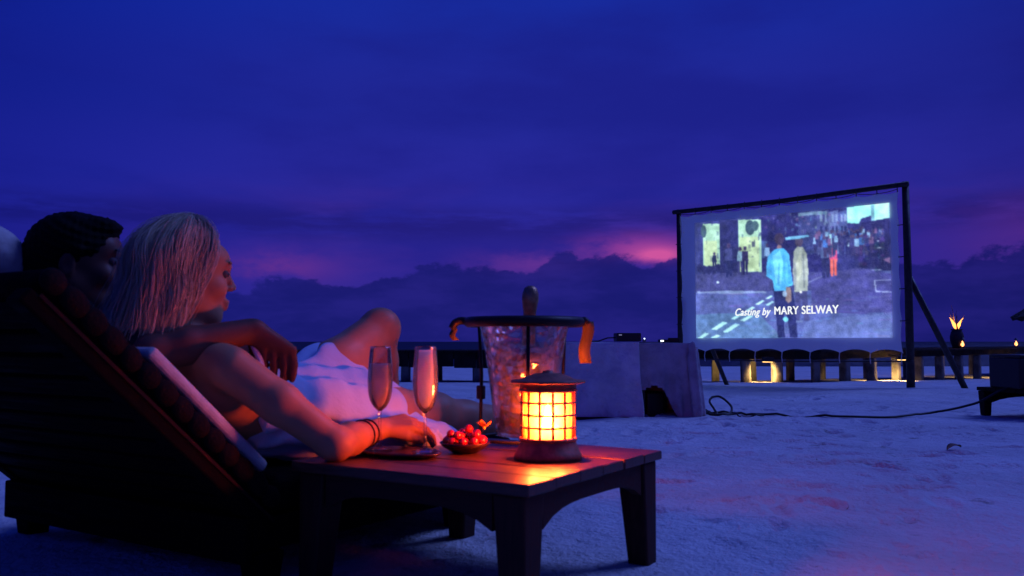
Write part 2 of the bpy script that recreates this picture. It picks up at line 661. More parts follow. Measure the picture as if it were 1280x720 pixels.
def build_sand():
    def axis(segs):
        out = [segs[0][0]]
        for a, b, n in segs:
            out += list(np.linspace(a, b, n + 1)[1:])
        return np.array(out)
    xs = axis([(-400, -60, 8), (-60, -8, 26), (-8, -2, 40), (-2, 7, 600), (7, 14, 90), (14, 60, 40), (60, 400, 8)])
    ys = axis([(-120, -4, 12), (-4, 1, 12), (1, 9, 560), (9, 20, 160), (20, 60, 40)])
    x, y = np.meshgrid(xs, ys, indexing='ij')
    z = ground_z(y)
    amp = np.clip(1.2 - np.abs(y - 5) / 30, 0.2, 1)
    z = z + amp * (0.03 * vnoise(x * 0.9 + 40, y * 0.9 + 40, 1) + 0.016 * vnoise(x * 2.7 + 90, y * 2.7 + 90, 2) + 0.008 * vnoise(x * 7 + 300, y * 7 + 300, 3) + 0.004 * vnoise(x * 17 + 300, y * 17 + 300, 9))
    # footprints and scuffs, clustered along walked lines
    r = np.random.default_rng(5)
    marks = []
    for (x0, y0, x1, y1, n, sp) in ((0.6, 3.0, 5.5, 5.6, 46, .35), (0.3, 4.3, 6, 4.4, 44, .3), (1.0, 2.4, 2.6, 9, 40, .4), (3.2, 2.6, 5.0, 9.5, 40, .5), (-.5, 3.9, 3.2, 7.6, 36, .4), (.8, 5.4, 6.5, 6.6, 50, .35), (0, 8, 6, 9, 30, .6)):
        for i in range(n):
            t = r.random()
            marks.append((x0 + (x1 - x0) * t + r.normal(0, sp), y0 + (y1 - y0) * t + r.normal(0, sp), math.atan2(y1 - y0, x1 - x0) + r.normal(0, .4)))
    nbig = len(marks)
    for i in range(700):
        marks.append((r.uniform(-1.5, 6.5), 2.2 + 6.5 * r.random() ** 1.2, r.uniform(0, 3.1)))
    for im, (mx, my, ma) in enumerate(marks):
        L, Wd, dp = r.uniform(.06, .13), r.uniform(.028, .05), r.uniform(.010, .028)
        if im >= nbig:
            L, Wd, dp = r.uniform(.02, .06), r.uniform(.015, .035), r.uniform(.004, .012)
        i0, i1 = np.searchsorted(xs, (mx - .35, mx + .35))
        j0, j1 = np.searchsorted(ys, (my - .35, my + .35))
        if i1 - i0 < 2 or j1 - j0 < 2:
            continue
        sx, sy = x[i0:i1, j0:j1] - mx, y[i0:i1, j0:j1] - my
        u = (sx * math.cos(ma) + sy * math.sin(ma)) / L
        w = (-sx * math.sin(ma) + sy * math.cos(ma)) / Wd
        q = np.sqrt(u * u + w * w)
        z[i0:i1, j0:j1] += -dp * np.exp(-q ** 3) + 0.3 * dp * np.exp(-((q - 1.45) / .35) ** 2)
    global sand_z
    sand_z = lambda px, py: float(z[np.argmin(np.abs(xs - px)), np.argmin(np.abs(ys - py))])
    V = np.stack([x, y, z], -1).reshape(-1, 3)
    m = mat('sand', (0.60, 0.59, 0.58), 0.95, spec=0.1)
    t = m.node_tree
    q = NT(t)
    p = t.nodes['Principled BSDF']
    tc = q.n('ShaderNodeTexCoord')
    P0 = tc.outputs['Object']
    c = q.mix(q.smooth(q.noise(P0, 1.4, 5, .6), .3, .7), (.70, .69, .67), (.56, .55, .53))
    wet = q.m('MULTIPLY', q.smooth(q.noise(P0, 6.5, 6, .62), .60, .70), q.smooth(q.noise(P0, .8, 3, .5), .42, .60))
    c = q.mix(q.m('MULTIPLY', wet, .75), c, (.20, .17, .15))      # scraps of weed and damp scuffs
    bits = q.smooth(q.noise(P0, 34, 5, .62), .66, .72)
    c = q.mix(q.m('MULTIPLY', bits, .7), c, (.13, .09, .07))
    t.links.new(c, p.inputs['Base Color'])
    b = q.n('ShaderNodeBump')
    b.inputs['Strength'].default_value = .9
    b.inputs['Distance'].default_value = .03
    h = q.m('ADD', q.noise(P0, 14, 6, .65), q.m('MULTIPLY', q.noise(P0, 60, 4, .6), .35))
    t.links.new(h, b.inputs['Height'])
    t.links.new(b.outputs[0], p.inputs['Normal'])
    o = link_mesh('sand', np_mesh('sand', V, grid_faces(len(xs), len(ys))), m, None, True)
    return tag(o, kind='structure')


build_sand()


def build_sea():
    m = bpy.data.materials.new('sea_water')
    m.use_nodes = True
    t = m.node_tree
    q = NT(t)
    t.nodes.clear()
    df = q.n('ShaderNodeBsdfDiffuse')
    df.inputs[0].default_value = (0.010, 0.012, 0.03, 1)
    gl = q.n('ShaderNodeBsdfGlossy')
    gl.inputs[0].default_value = (.9, .9, .9, 1)
    gl.inputs['Roughness'].default_value = .3
    ms = q.n('ShaderNodeMixShader')
    fr = q.n('ShaderNodeFresnel')
    fr.inputs['IOR'].default_value = 1.33
    t.links.new(q.m('MINIMUM', fr.outputs[0], .11), ms.inputs[0])
    t.links.new(df.outputs[0], ms.inputs[1])
    t.links.new(gl.outputs[0], ms.inputs[2])
    mo = q.n('ShaderNodeOutputMaterial')
    t.links.new(ms.outputs[0], mo.inputs[0])
    tc = q.n('ShaderNodeTexCoord')
    mp = q.n('ShaderNodeMapping')
    mp.inputs['Scale'].default_value = (0.35, 1.0, 1.0)
    t.links.new(tc.outputs['Object'], mp.inputs[0])
    b = q.n('ShaderNodeBump')
    b.inputs['Strength'].default_value = 1.0
    b.inputs['Distance'].default_value = 0.6
    h = q.m('ADD', q.noise(mp.outputs[0], 0.9, 6, 0.65), q.m('MULTIPLY', q.noise(mp.outputs[0], 0.12, 3, 0.5), 3.0))
    t.links.new(h, b.inputs['Height'])
    t.links.new(b.outputs[0], gl.inputs['Normal'])
    xs = np.array([-9000, -1500, -300, -60, 0, 60, 300, 1500, 9000.])
    ys = np.array([26, 60, 150, 500, 2000, 9000.])
    x, y = np.meshgrid(xs, ys, indexing='ij')
    V = np.stack([x, y, np.full_like(x, -0.46)], -1).reshape(-1, 3)
    tag(link_mesh('sea', np_mesh('sea', V, grid_faces(len(xs), len(ys))), m), kind='structure')


build_sea()

# ------------------------------------------------------------------ jetty
M_DARKWOOD = mat('jetty_timber', (0.022, 0.017, 0.015), 0.85, var=0.4, vscale=3, spec=0.1, bump=0.3, bscale=20)
M_PILE = mat('jetty_concrete', (0.15, 0.14, 0.125), 0.9, var=0.5, vscale=5, spec=0.1, bump=0.5, bscale=18, bdist=0.02)
M_LAMP = emitter('jetty_lamp_glow', (1.0, 0.55, 0.16), 3)
M_BLACK = mat('black_metal', (0.012, 0.012, 0.014), 0.5, spec=0.4)


def spot(name, loc, target, energy, angle, blend, col, parent=None, size=0.04):
    d = bpy.data.lights.new(name, 'SPOT')
    d.energy = energy
    d.spot_size = R(angle)
    d.spot_blend = blend
    d.color = col
    d.shadow_soft_size = size
    o = bpy.data.objects.new(name, d)
    COL.objects.link(o)
    o.location = loc
    o.rotation_euler = (Vector(target) - Vector(loc)).to_track_quat('-Z', 'Y').to_euler()
    o.parent = parent
    return o


def build_jetty():
    j = empty('jetty', (4.9, 14.0, -0.12), 0, 'low timber jetty on concrete piles running behind the film screen', 'jetty')
    Z0 = 0.12
    top, bot = 0.394 + Z0, 0.25 + Z0
    # two runs: straight along the beach, then bending away seawards
    ang = math.atan2(6.1, 6.6)
    runs = [((-14.2, 0.0), 0.0, 14.2), ((0.0, 0.0), ang, 15.0)]
    bm_ = MB().box((0, 0, -0.034), (0.19, 2.0, 0.0)).mesh('deck_board')
    bm_.materials.append(M_DARKWOOD)
    for k, (o0, a, L) in enumerate(runs):
        ca, sa = math.cos(a), math.sin(a)
        rot = Matrix.Rotation(a, 3, 'Z')
        n = int(L / 0.2)
        for i in range(n):
            s_ = i * 0.2
            o = link_mesh('deck_board', bm_, None, j)
            o.location = (o0[0] + ca * s_, o0[1] + sa * s_ + (0 if k == 0 else 0.0), top - random.uniform(0, .006))
            o.rotation_euler = (0, 0, a)
        mb = MB()
        for off in (0.06, 1.0, 1.86):
            p0, p1 = Vector((0, off, bot)), Vector((L, off + 0.09, top - 0.036))
            b = MB().box(p0, p1)
            mb.add([rot @ Vector(v) + Vector((o0[0], o0[1], 0)) for v in b.v], b.f)
        mb.build('edge_beam', M_DARKWOOD, j)
    for i in range(30):  # dark boards added to stand for the shade under the left deck
        x = -14.1 + i * .36
        MB().box((x, .03, .245 + random.uniform(-.03, .02)), (x + .345, .055, top - .04)).build('deck_shade_board', M_DARKWOOD, j)
    # the wedge of deck filling the bend
    MB().prism([(0.0, 0.0), (-math.sin(ang) * 2.0, math.cos(ang) * 2.0), (-0.0, 2.0)], top - 0.03, top - 0.004, axis=2).build('corner_deck', M_DARKWOOD, j)
    # piles
    pm = MB().frustum((0, 0, -0.5), (0.075, 0.075), (0, 0, bot), (0.070, 0.070))
    proto = pm.build('pile', M_PILE, j, bevel=0.03)
    pm2 = proto.data
    spots = []
    for X in (-13.6, -12.2, -10.8, -9.2, -7.9, -6.6, -5.45, -4.4, -3.3, -2.1, -1.16, -0.66):
        spots.append((X, 0.13))
    for X in (-13, -11.2, -9.6, -8.0, -6.2, -4.5, -2.9, -1.28, -0.62, 0.05):
        spots.append((X, 1.72))
    for k in range(14):
        s_ = 0.06 + 0.98 * k
        spots.append((math.cos(ang) * s_ - math.sin(ang) * 0.13, math.sin(ang) * s_ + math.cos(ang) * 0.13))
        if k % 2 and k > 2:
            spots.append((math.cos(ang) * (s_ + .4) - math.sin(ang) * 1.8, math.sin(ang) * (s_ + .4) + math.cos(ang) * 1.8))
    for i, (x, y) in enumerate(spots):
        gz = float(ground_z(14 + y)) + 0.12
        o = proto if i == 0 else copy_obj(proto, j)
        o.location = (x, y, gz - 0.0 if gz < 0 else 0)
        o.rotation_euler = (random.uniform(-.02, .02), random.uniform(-.02, .02), (0 if y < .2 or i < 22 else ang) + random.uniform(-.2, .2))
        k_ = random.uniform(.82, 1.12)
        o.scale = (k_, k_, 1)
        hh = bot - o.location.z
        o.scale.z = hh / bot
    # lamps under the deck edge
    hs = MB().box((-0.09, -0.05, -0.03), (0.09, 0.05, 0.03))
    for (x, y, tx, ty, tz, e, an) in ((-0.91, -0.22, -0.91, 0.14, 0.14, 140, 82), (1.84, 1.25, 1.84, 1.60, -0.10, 260, 100), (6.15, 5.25, 6.1, 5.75, -.10, 230, 96)):
        lamp = hs.build('under_deck_lamp', M_BLACK, j, bevel=0.008)
        lamp.location = (x, y, bot - 0.0)
        MB().box((x - 0.02, y - 0.02, bot + .02), (x + .02, y + 0.5, bot + 0.045)).build('lamp_arm', M_BLACK, j)
        gl = MB().box((-0.07, -0.035, -0.042), (0.07, 0.035, -0.031)).build('lamp_lens', M_LAMP, lamp)
        spot('under_deck_light', (x, y, bot - 0.06), (tx, ty, tz), e, an, 0.5, (1.0, 0.60, 0.20), j)
    return j


build_jetty()

# planter with lit twigs and candle lamps on the jetty
M_FLAME = emitter('flame', (1.0, 0.34, 0.07), 3.5)
M_FLAME2 = emitter('flame_small', (1.0, 0.34, 0.10), 5)
M_TWIG = mat('dry_twig', (0.05, 0.035, 0.025), 0.8)
M_URN = mat('urn_clay', (0.03, 0.02, 0.018), 0.6, var=0.3, bump=0.3)


def flame_mesh(h, w, lean=0.0):
    mb = MB()
    pr = [(0.001, 0), (w * .7, h * .12), (w, h * .3), (w * .8, h * .5), (w * .42, h * .75), (0.001, h)]
    n = 10
    vs, fs = [], []
    for r_, z in pr:
        for k in range(n):
            t = 2 * PI * k / n
            vs.append((r_ * math.cos(t) + lean * (z / h) ** 1.5, r_ * math.sin(t), z))
    for i in range(len(pr) - 1):
        for k in range(n):
            fs.append((i * n + k, i * n + (k + 1) % n, (i + 1) * n + (k + 1) % n, (i + 1) * n + k))
    return mb.add(vs, fs)


def build_planter():
    u = empty('torch_urn', (9.40, 18.62, 0.394), 0.3, 'dark clay fire urn with bare twigs and forked flame on the jetty', 'fire urn')
    MB().lathe([(0.0, 0), (0.085, 0), (0.10, .03), (0.135, .16), (0.14, .24), (0.115, .33), (0.095, .37), (0.12, .40), (0.105, .40), (0.0, .37)], 20).build('bowl', M_URN, u, True)
    for k in range(9):
        a = random.uniform(0, 2 * PI)
        h = random.uniform(.3, .62)
        b = random.uniform(.03, .14)
        p = [(0.03 * math.cos(a) * 1, 0.03 * math.sin(a), .36)]
        for i in range(1, 6):
            p.append((math.cos(a) * (0.03 + b * i / 5) + random.uniform(-.015, .015), math.sin(a) * (0.03 + b * i / 5) + random.uniform(-.015, .015), .36 + h * i / 5))
        MB().tube(p, [.009, .008, .007, .006, .005, .003], 5).build('twig', M_TWIG, u)
    for ln in (-0.16, 0.17):
        f = flame_mesh(0.26, 0.04, ln).build('flame', M_FLAME, u, True)
        f.location = (0.02 if ln > 0 else -.02, 0, .39)
    l = bpy.data.lights.new('urn_fire', 'POINT')
    l.energy = 6
    l.color = (1, .4, .12)
    l.shadow_soft_size = .06
    lo = bpy.data.objects.new('urn_fire', l)
    COL.objects.link(lo)
    lo.parent = u
    lo.location = (0, 0, .62)
    for (x, y, lab) in ((9.45, 18.50, 'tiny glowing candle lamp at the foot of the fire urn'), (12.75, 22.30, 'tiny glowing candle lamp on the jetty edge beside the thatched shelter')):
        c = empty('candle_lamp', (x, y, 0.394), 0, lab, 'lamp', 'candle lamps on the jetty')
        MB().lathe([(0, 0), (.05, 0), (.05, .02), (.045, .025)], 12).build('base', M_BLACK, c)
        flame_mesh(.13, .035).build('flame', M_FLAME2, c, True).location = (0, 0, .03)
        mbp = MB()
        for k in range(4):
            t = PI / 4 + k * PI / 2
            mbp.tube([(.046 * math.cos(t), .046 * math.sin(t), .02), (.046 * math.cos(t), .046 * math.sin(t), .18)], .004, 5)
        mbp.build('cage', M_BLACK, c)
        MB().lathe([(.055, .18), (.02, .22), (0.001, .225)], 12).build('cap', M_BLACK, c)


build_planter()


def build_shelter():
    s = empty('thatched_shelter', (15.12, 24.6, -0.42), 0.2, 'dark thatched shelter with flared eave beyond the jetty', 'shelter')
    M_TH = mat('thatch', (0.03, 0.024, 0.018), 0.95, var=0.5, vscale=30, bump=1.0, bscale=60, bdist=0.05)
    roof = MB()
    n = 40
    prof = [(0.001, 2.75), (0.12, 2.62), (0.45, 2.12), (0.72, 1.83), (1.02, 1.62), (1.0, 1.55), (0.6, 1.66), (0.001, 1.75)]
    vs, fs = [], []
    for i, (r_, z) in enumerate(prof):
        for k in range(n):
            t = 2 * PI * k / n
            j_ = random.uniform(-.03, .03) if 2 < i < 6 else 0
            vs.append(((r_ + j_) * math.cos(t), (r_ + j_) * math.sin(t), z + j_))
    for i in range(len(prof) - 1):
        for k in range(n):
            fs.append((i * n + k, i * n + (k + 1) % n, (i + 1) * n + (k + 1) % n, (i + 1) * n + k))
    roof.add(vs, fs).build('roof', M_TH, s)
    for k in range(4):
        t = PI / 4 + k * PI / 2
        x, y = .62 * math.cos(t), .62 * math.sin(t)
        MB().tube([(x, y, -.1), (x, y, 1.72)], .045, 10).build('post', M_DARKWOOD, s)
    MB().box((-.8, -.8, .70), (.8, .8, .78)).build('platform', M_DARKWOOD, s)


build_shelter()

# ------------------------------------------------------------------ open-air film screen
def sdf_blur(a):
    p = np.pad(a, ((1, 1), (1, 1), (0, 0)), 'edge')
    return (p[:-2, 1:-1] + p[2:, 1:-1] + p[1:-1, :-2] + p[1:-1, 2:] + 2 * a) / 6


def film_frame(nu, nv):
    """the street scene on the screen, drawn shape by shape; returns sRGB colours on a u,v grid"""
    U, Vv = np.meshgrid(np.linspace(0, 1, nu), np.linspace(0, 1, nv), indexing='ij')
    img = np.zeros((nu, nv, 3))

    def uv(x, y):
        t = (x - 120) / 680
        yb, yt = 562 - 6 * t, 160 - 63 * t
        return t * 11.8 / (10.05 + 1.75 * t), (yb - y) / (yb - yt)

    def poly(pts, c, a=1.0):
        P_ = [uv(*p) for p in pts]
        ins = np.zeros(U.shape, bool)
        n = len(P_)
        for i in range(n):
            (x0, y0), (x1, y1) = P_[i], P_[(i + 1) % n]
            cond = (y0 > Vv) != (y1 > Vv)
            with np.errstate(all='ignore'):
                xx = x0 + (Vv - y0) * (x1 - x0) / ((y1 - y0) if y1 != y0 else 1e-9)
            ins ^= cond & (U < xx)
        img[ins] = img[ins] * (1 - a) + np.array(c) * a

    def oval(x, y, rx, ry, c, a=1.0):
        poly([(x + rx * math.cos(t), y + ry * math.sin(t)) for t in np.linspace(0, 2 * PI, 18)[:-1]], c, a)

    def rect(x0, y0, x1, y1, c, a=1.0):
        poly([(x0, y0), (x1, y0), (x1, y1), (x0, y1)], c, a)

    r = np.random.default_rng(3)
    img[:] = (46, 44, 108)
    # upper storeys and the dark fronts
    poly([(120, 100), (370, 100), (370, 345), (120, 350)], (46, 47, 104))
    poly([(345, 100), (640, 100), (600, 330), (345, 345)], (38, 34, 92))
    for x0, x1, c in ((480, 545, (52, 54, 112)), (545, 585, (64, 66, 126)), (585, 620, (84, 92, 150)), (620, 650, (70, 76, 140))):
        poly([(x0, 128), (x1, 120), (x1, 270), (x0, 275)], c)
    for x in (556, 572, 596, 610, 628, 640):
        rect(x, 135, x + 8, 160, (110, 124, 170))
        rect(x, 176, x + 8, 198, (40, 42, 96))
    poly([(480, 130), (580, 122), (582, 134), (480, 140)], (120, 150, 180), .7)
    # lit sky at the end of the street
    poly([(652, 112), (800, 90), (800, 152), (748, 165), (735, 140), (700, 150), (690, 168), (652, 165)], (150, 240, 240))
    poly([(735, 104), (745, 104), (745, 165), (735, 165)], (104, 150, 180))
    poly([(700, 165), (800, 148), (800, 330), (690, 320)], (36, 32, 84))
    for y in (228, 250):
        poly([(722, y), (768, y - 2), (768, y + 2), (722, y + 4)], (150, 160, 200))
    for y in (325, 338):
        poly([(718, y), (768, y), (768, y + 4), (718, y + 4)], (130, 140, 190))
    poly([(772, 292), (797, 282), (797, 305)], (110, 80, 130))
    # shop fronts
    for x0, x1, y0, y1 in ((147, 205, 163, 312), (270, 350, 150, 332)):
        rect(x0, y0, x1, y1, (138, 172, 156))
        rect(x0 + 4, y0 + 60, x1 - 8, y1 - 2, (156, 176, 144))
    oval(312, 178, 17, 26, (48, 62, 84))
    oval(330, 172, 12, 18, (56, 74, 90))
    oval(150, 190, 10, 22, (54, 70, 90))
    rect(316, 226, 328, 246, (70, 74, 96))
    rect(205, 150, 268, 345, (38, 36, 88))
    rect(350, 225, 372, 285, (62, 76, 130))
    # pavement, road
    poly([(120, 338), (380, 332), (560, 335), (520, 400), (120, 404)], (58, 56, 114))
    poly([(120, 404), (520, 396), (700, 330), (800, 330), (800, 560), (120, 566)], (72, 78, 142))
    poly([(520, 345), (690, 318), (800, 340), (800, 480), (520, 470)], (64, 60, 128))
    poly([(120, 480), (330, 470), (420, 560), (120, 566)], (84, 122, 164), .55)
    poly([(500, 500), (800, 470), (800, 560), (480, 560)], (92, 104, 166), .5)
    poly([(125, 400), (250, 397), (365, 399), (365, 405), (250, 408), (125, 406)], (120, 136, 180), .8)
    poly([(505, 368), (560, 345), (562, 349), (508, 374)], (110, 116, 170), .6)
    # broken white lines
    for q_ in ([(124, 562), (150, 543), (165, 546), (140, 563)], [(172, 531), (212, 504), (229, 508), (190, 533)], [(210, 540), (255, 510), (272, 514), (228, 542)],
               [(170, 560), (190, 550), (206, 552), (190, 561)], [(240, 494), (275, 474), (288, 477), (252, 497)], [(272, 500), (304, 482), (318, 485), (286, 503)],
               [(290, 466), (315, 452), (326, 455), (300, 469)], [(326, 444), (350, 430), (360, 432), (336, 446)], [(360, 446), (384, 433), (392, 436), (370, 449)], [(362, 424), (380, 414), (388, 416), (370, 426)]):
        poly(q_, (176, 232, 240), .9)
    for q_ in ([(738, 362), (743, 362), (748, 402), (743, 402)], [(738, 362), (800, 358), (800, 361), (738, 365)], [(744, 398), (800, 400), (800, 404), (744, 402)]):
        poly(q_, (150, 160, 210), .8)
    # people down the street
    folk = [(186, 268, 40, (36, 38, 80), (30, 30, 76)), (236, 240, 70, (60, 60, 120), (36, 36, 90)), (276, 252, 56, (120, 150, 180), (50, 46, 100)), (293, 250, 58, (44, 36, 84), (36, 32, 84)),
            (370, 240, 50, (120, 150, 200), (40, 40, 96)), (572, 222, 84, (74, 84, 140), (40, 38, 90)), (600, 238, 70, (176, 66, 110), (206, 90, 90)), (596, 195, 56, (140, 190, 210), (60, 66, 120)),
            (655, 208, 50, (150, 180, 210), (46, 44, 100)), (682, 196, 62, (50, 50, 110), (44, 40, 100)), (700, 190, 62, (90, 130, 220), (50, 46, 110)), (722, 200, 52, (46, 42, 100), (40, 36, 94)), (640, 200, 56, (46, 44, 104), (40, 38, 96)), (664, 190, 52, (44, 42, 100), (38, 36, 92)), (742, 195, 60, (42, 38, 90), (36, 32, 84))]
    for x, y, h, c1, c2 in folk:
        s = h / 60
        oval(x, y, 6 * s, 8 * s, (56, 44, 86))
        poly([(x - 10 * s, y + 10 * s), (x + 10 * s, y + 9 * s), (x + 12 * s, y + 45 * s), (x - 12 * s, y + 46 * s)], c1)
        poly([(x - 10 * s, y + 45 * s), (x - 1, y + 45 * s), (x - 2, y + 95 * s), (x - 9 * s, y + 95 * s)], c2)
        poly([(x + 1, y + 45 * s), (x + 10 * s, y + 45 * s), (x + 9 * s, y + 92 * s), (x + 2, y + 92 * s)], c2)
    # the crowd further off
    for i in range(46):
        x = r.uniform(530, 780)
        d_ = r.uniform(0, 1)
        y = 178 + d_ * 34 + (780 - x) * .03
        s = .45 + d_ * .4
        tone = [(54, 52, 112), (74, 84, 146), (40, 36, 92), (120, 150, 196), (96, 70, 120), (60, 92, 170)][r.integers(0, 6)]
        low = (44 + r.integers(0, 16), 42 + r.integers(0, 12), 98)
        oval(x, y, 5 * s, 6 * s, (74, 58, 100))
        poly([(x - 9 * s, y + 7 * s), (x + 9 * s, y + 7 * s), (x + 10 * s, y + 38 * s), (x - 10 * s, y + 38 * s)], tone)
        poly([(x - 8 * s, y + 38 * s), (x + 8 * s, y + 38 * s), (x + 6 * s, y + 78 * s), (x - 6 * s, y + 78 * s)], low)
    # texture of fronts, glints on the road
    for i in range(70):
        x, y = r.uniform(360, 640), r.uniform(118, 200)
        rect(x, y, x + r.uniform(3, 10), y + r.uniform(4, 14), (60 + r.integers(0, 60), 66 + r.integers(0, 66), 120 + r.integers(0, 50)), r.uniform(.15, .6))
    for i in range(60):
        x, y = r.uniform(125, 370), r.uniform(160, 345)
        rect(x, y, x + r.uniform(2, 8), y + r.uniform(4, 20), (36, 36, 88), r.uniform(.15, .5))
    for i in range(150):
        x, y = r.uniform(120, 795), r.uniform(405, 556)
        w_ = r.uniform(8, 70)
        poly([(x, y), (x + w_, y - 2), (x + w_, y + r.uniform(1, 5)), (x, y + r.uniform(1, 5))], (96 + r.integers(-30, 40), 108 + r.integers(-30, 40), 168 + r.integers(-20, 30)), r.uniform(.06, .28))
    for i in range(40):
        oval(r.uniform(690, 795), r.uniform(180, 330), r.uniform(2, 10), r.uniform(3, 14), (30 + r.integers(0, 30), 30 + r.integers(0, 24), 78 + r.integers(0, 40)), .6)
    for x in range(135, 210, 16):
        oval(x, 322 + r.uniform(-4, 4), 9, 16, (36, 34, 84))
    oval(197, 368, 5, 4, (170, 190, 220))
    # the man in a long coat, then the man in a blue shirt in front of him
    poly([(465, 398), (505, 396), (512, 500), (494, 500), (486, 430), (478, 500), (464, 498)], (62, 60, 116))
    poly([(462, 262), (474, 246), (494, 246), (508, 272), (512, 330), (508, 398), (462, 402), (458, 330)], (142, 148, 150))
    poly([(470, 300), (486, 262), (490, 330), (474, 376)], (166, 170, 160), .7)
    poly([(492, 270), (497, 272), (500, 390), (493, 390)], (104, 108, 126), .7)
    poly([(462, 300), (467, 300), (468, 396), (462, 396)], (108, 112, 130), .7)
    oval(481, 228, 14, 18, (74, 60, 96))
    poly([(433, 213), (515, 205), (516, 211), (480, 219), (436, 223)], (110, 170, 220))
    poly([(388, 386), (450, 380), (462, 430), (470, 557), (444, 557), (430, 450), (424, 470), (426, 559), (402, 559), (396, 470)], (34, 34, 88))
    poly([(372, 278), (394, 256), (412, 249), (430, 252), (446, 272), (452, 330), (458, 378), (440, 384), (438, 398), (392, 398), (388, 362), (365, 346), (367, 310)], (76, 160, 228))
    poly([(388, 278), (414, 258), (426, 300), (416, 376), (398, 370)], (118, 200, 248), .7)
    poly([(408, 300), (414, 302), (410, 380), (404, 380)], (58, 130, 206), .6)
    poly([(424, 270), (430, 272), (432, 340), (426, 372)], (60, 134, 208), .6)
    poly([(374, 300), (384, 290), (386, 344), (374, 340)], (60, 132, 206), .6)
    poly([(440, 290), (452, 330), (456, 372), (440, 376)], (54, 124, 200), .8)
    poly([(404, 252), (422, 250), (420, 240), (406, 240)], (120, 90, 110))
    oval(413, 218, 17, 21, (58, 44, 82))
    poly([(434, 384), (450, 386), (452, 432), (440, 440), (430, 430)], (120, 100, 110))
    oval(428, 408, 8, 11, (130, 150, 190))
    oval(430, 495, 9, 9, (110, 190, 230))
    oval(484, 402, 4, 4, (230, 240, 250))
    # fine mottling so that flat areas read as filmed
    img += (vnoise(U * 60 + 3, Vv * 40 + 3, 21) * 9 + vnoise(U * 150 + 3, Vv * 96 + 9, 22) * 8)[..., None]
    # uneven light across the frame, soft focus and film grain
    lum = 1.06 + .26 * vnoise(U * 9 + 5, Vv * 6 + 5, 31) + .22 * vnoise(U * 23 + 5, Vv * 15 + 7, 32) + .28 * vnoise(U * 52 + 5, Vv * 34 + 7, 33)
    img = img * np.clip(lum, .5, 1.6)[..., None]
    img = sdf_blur(sdf_blur(np.clip(img, 8, 255)))
    img = img + r.normal(0, 5, img.shape[:2])[..., None]
    img = img * 1.14 + np.array((8, 16, 16))
    return np.clip(img, 0, 255)


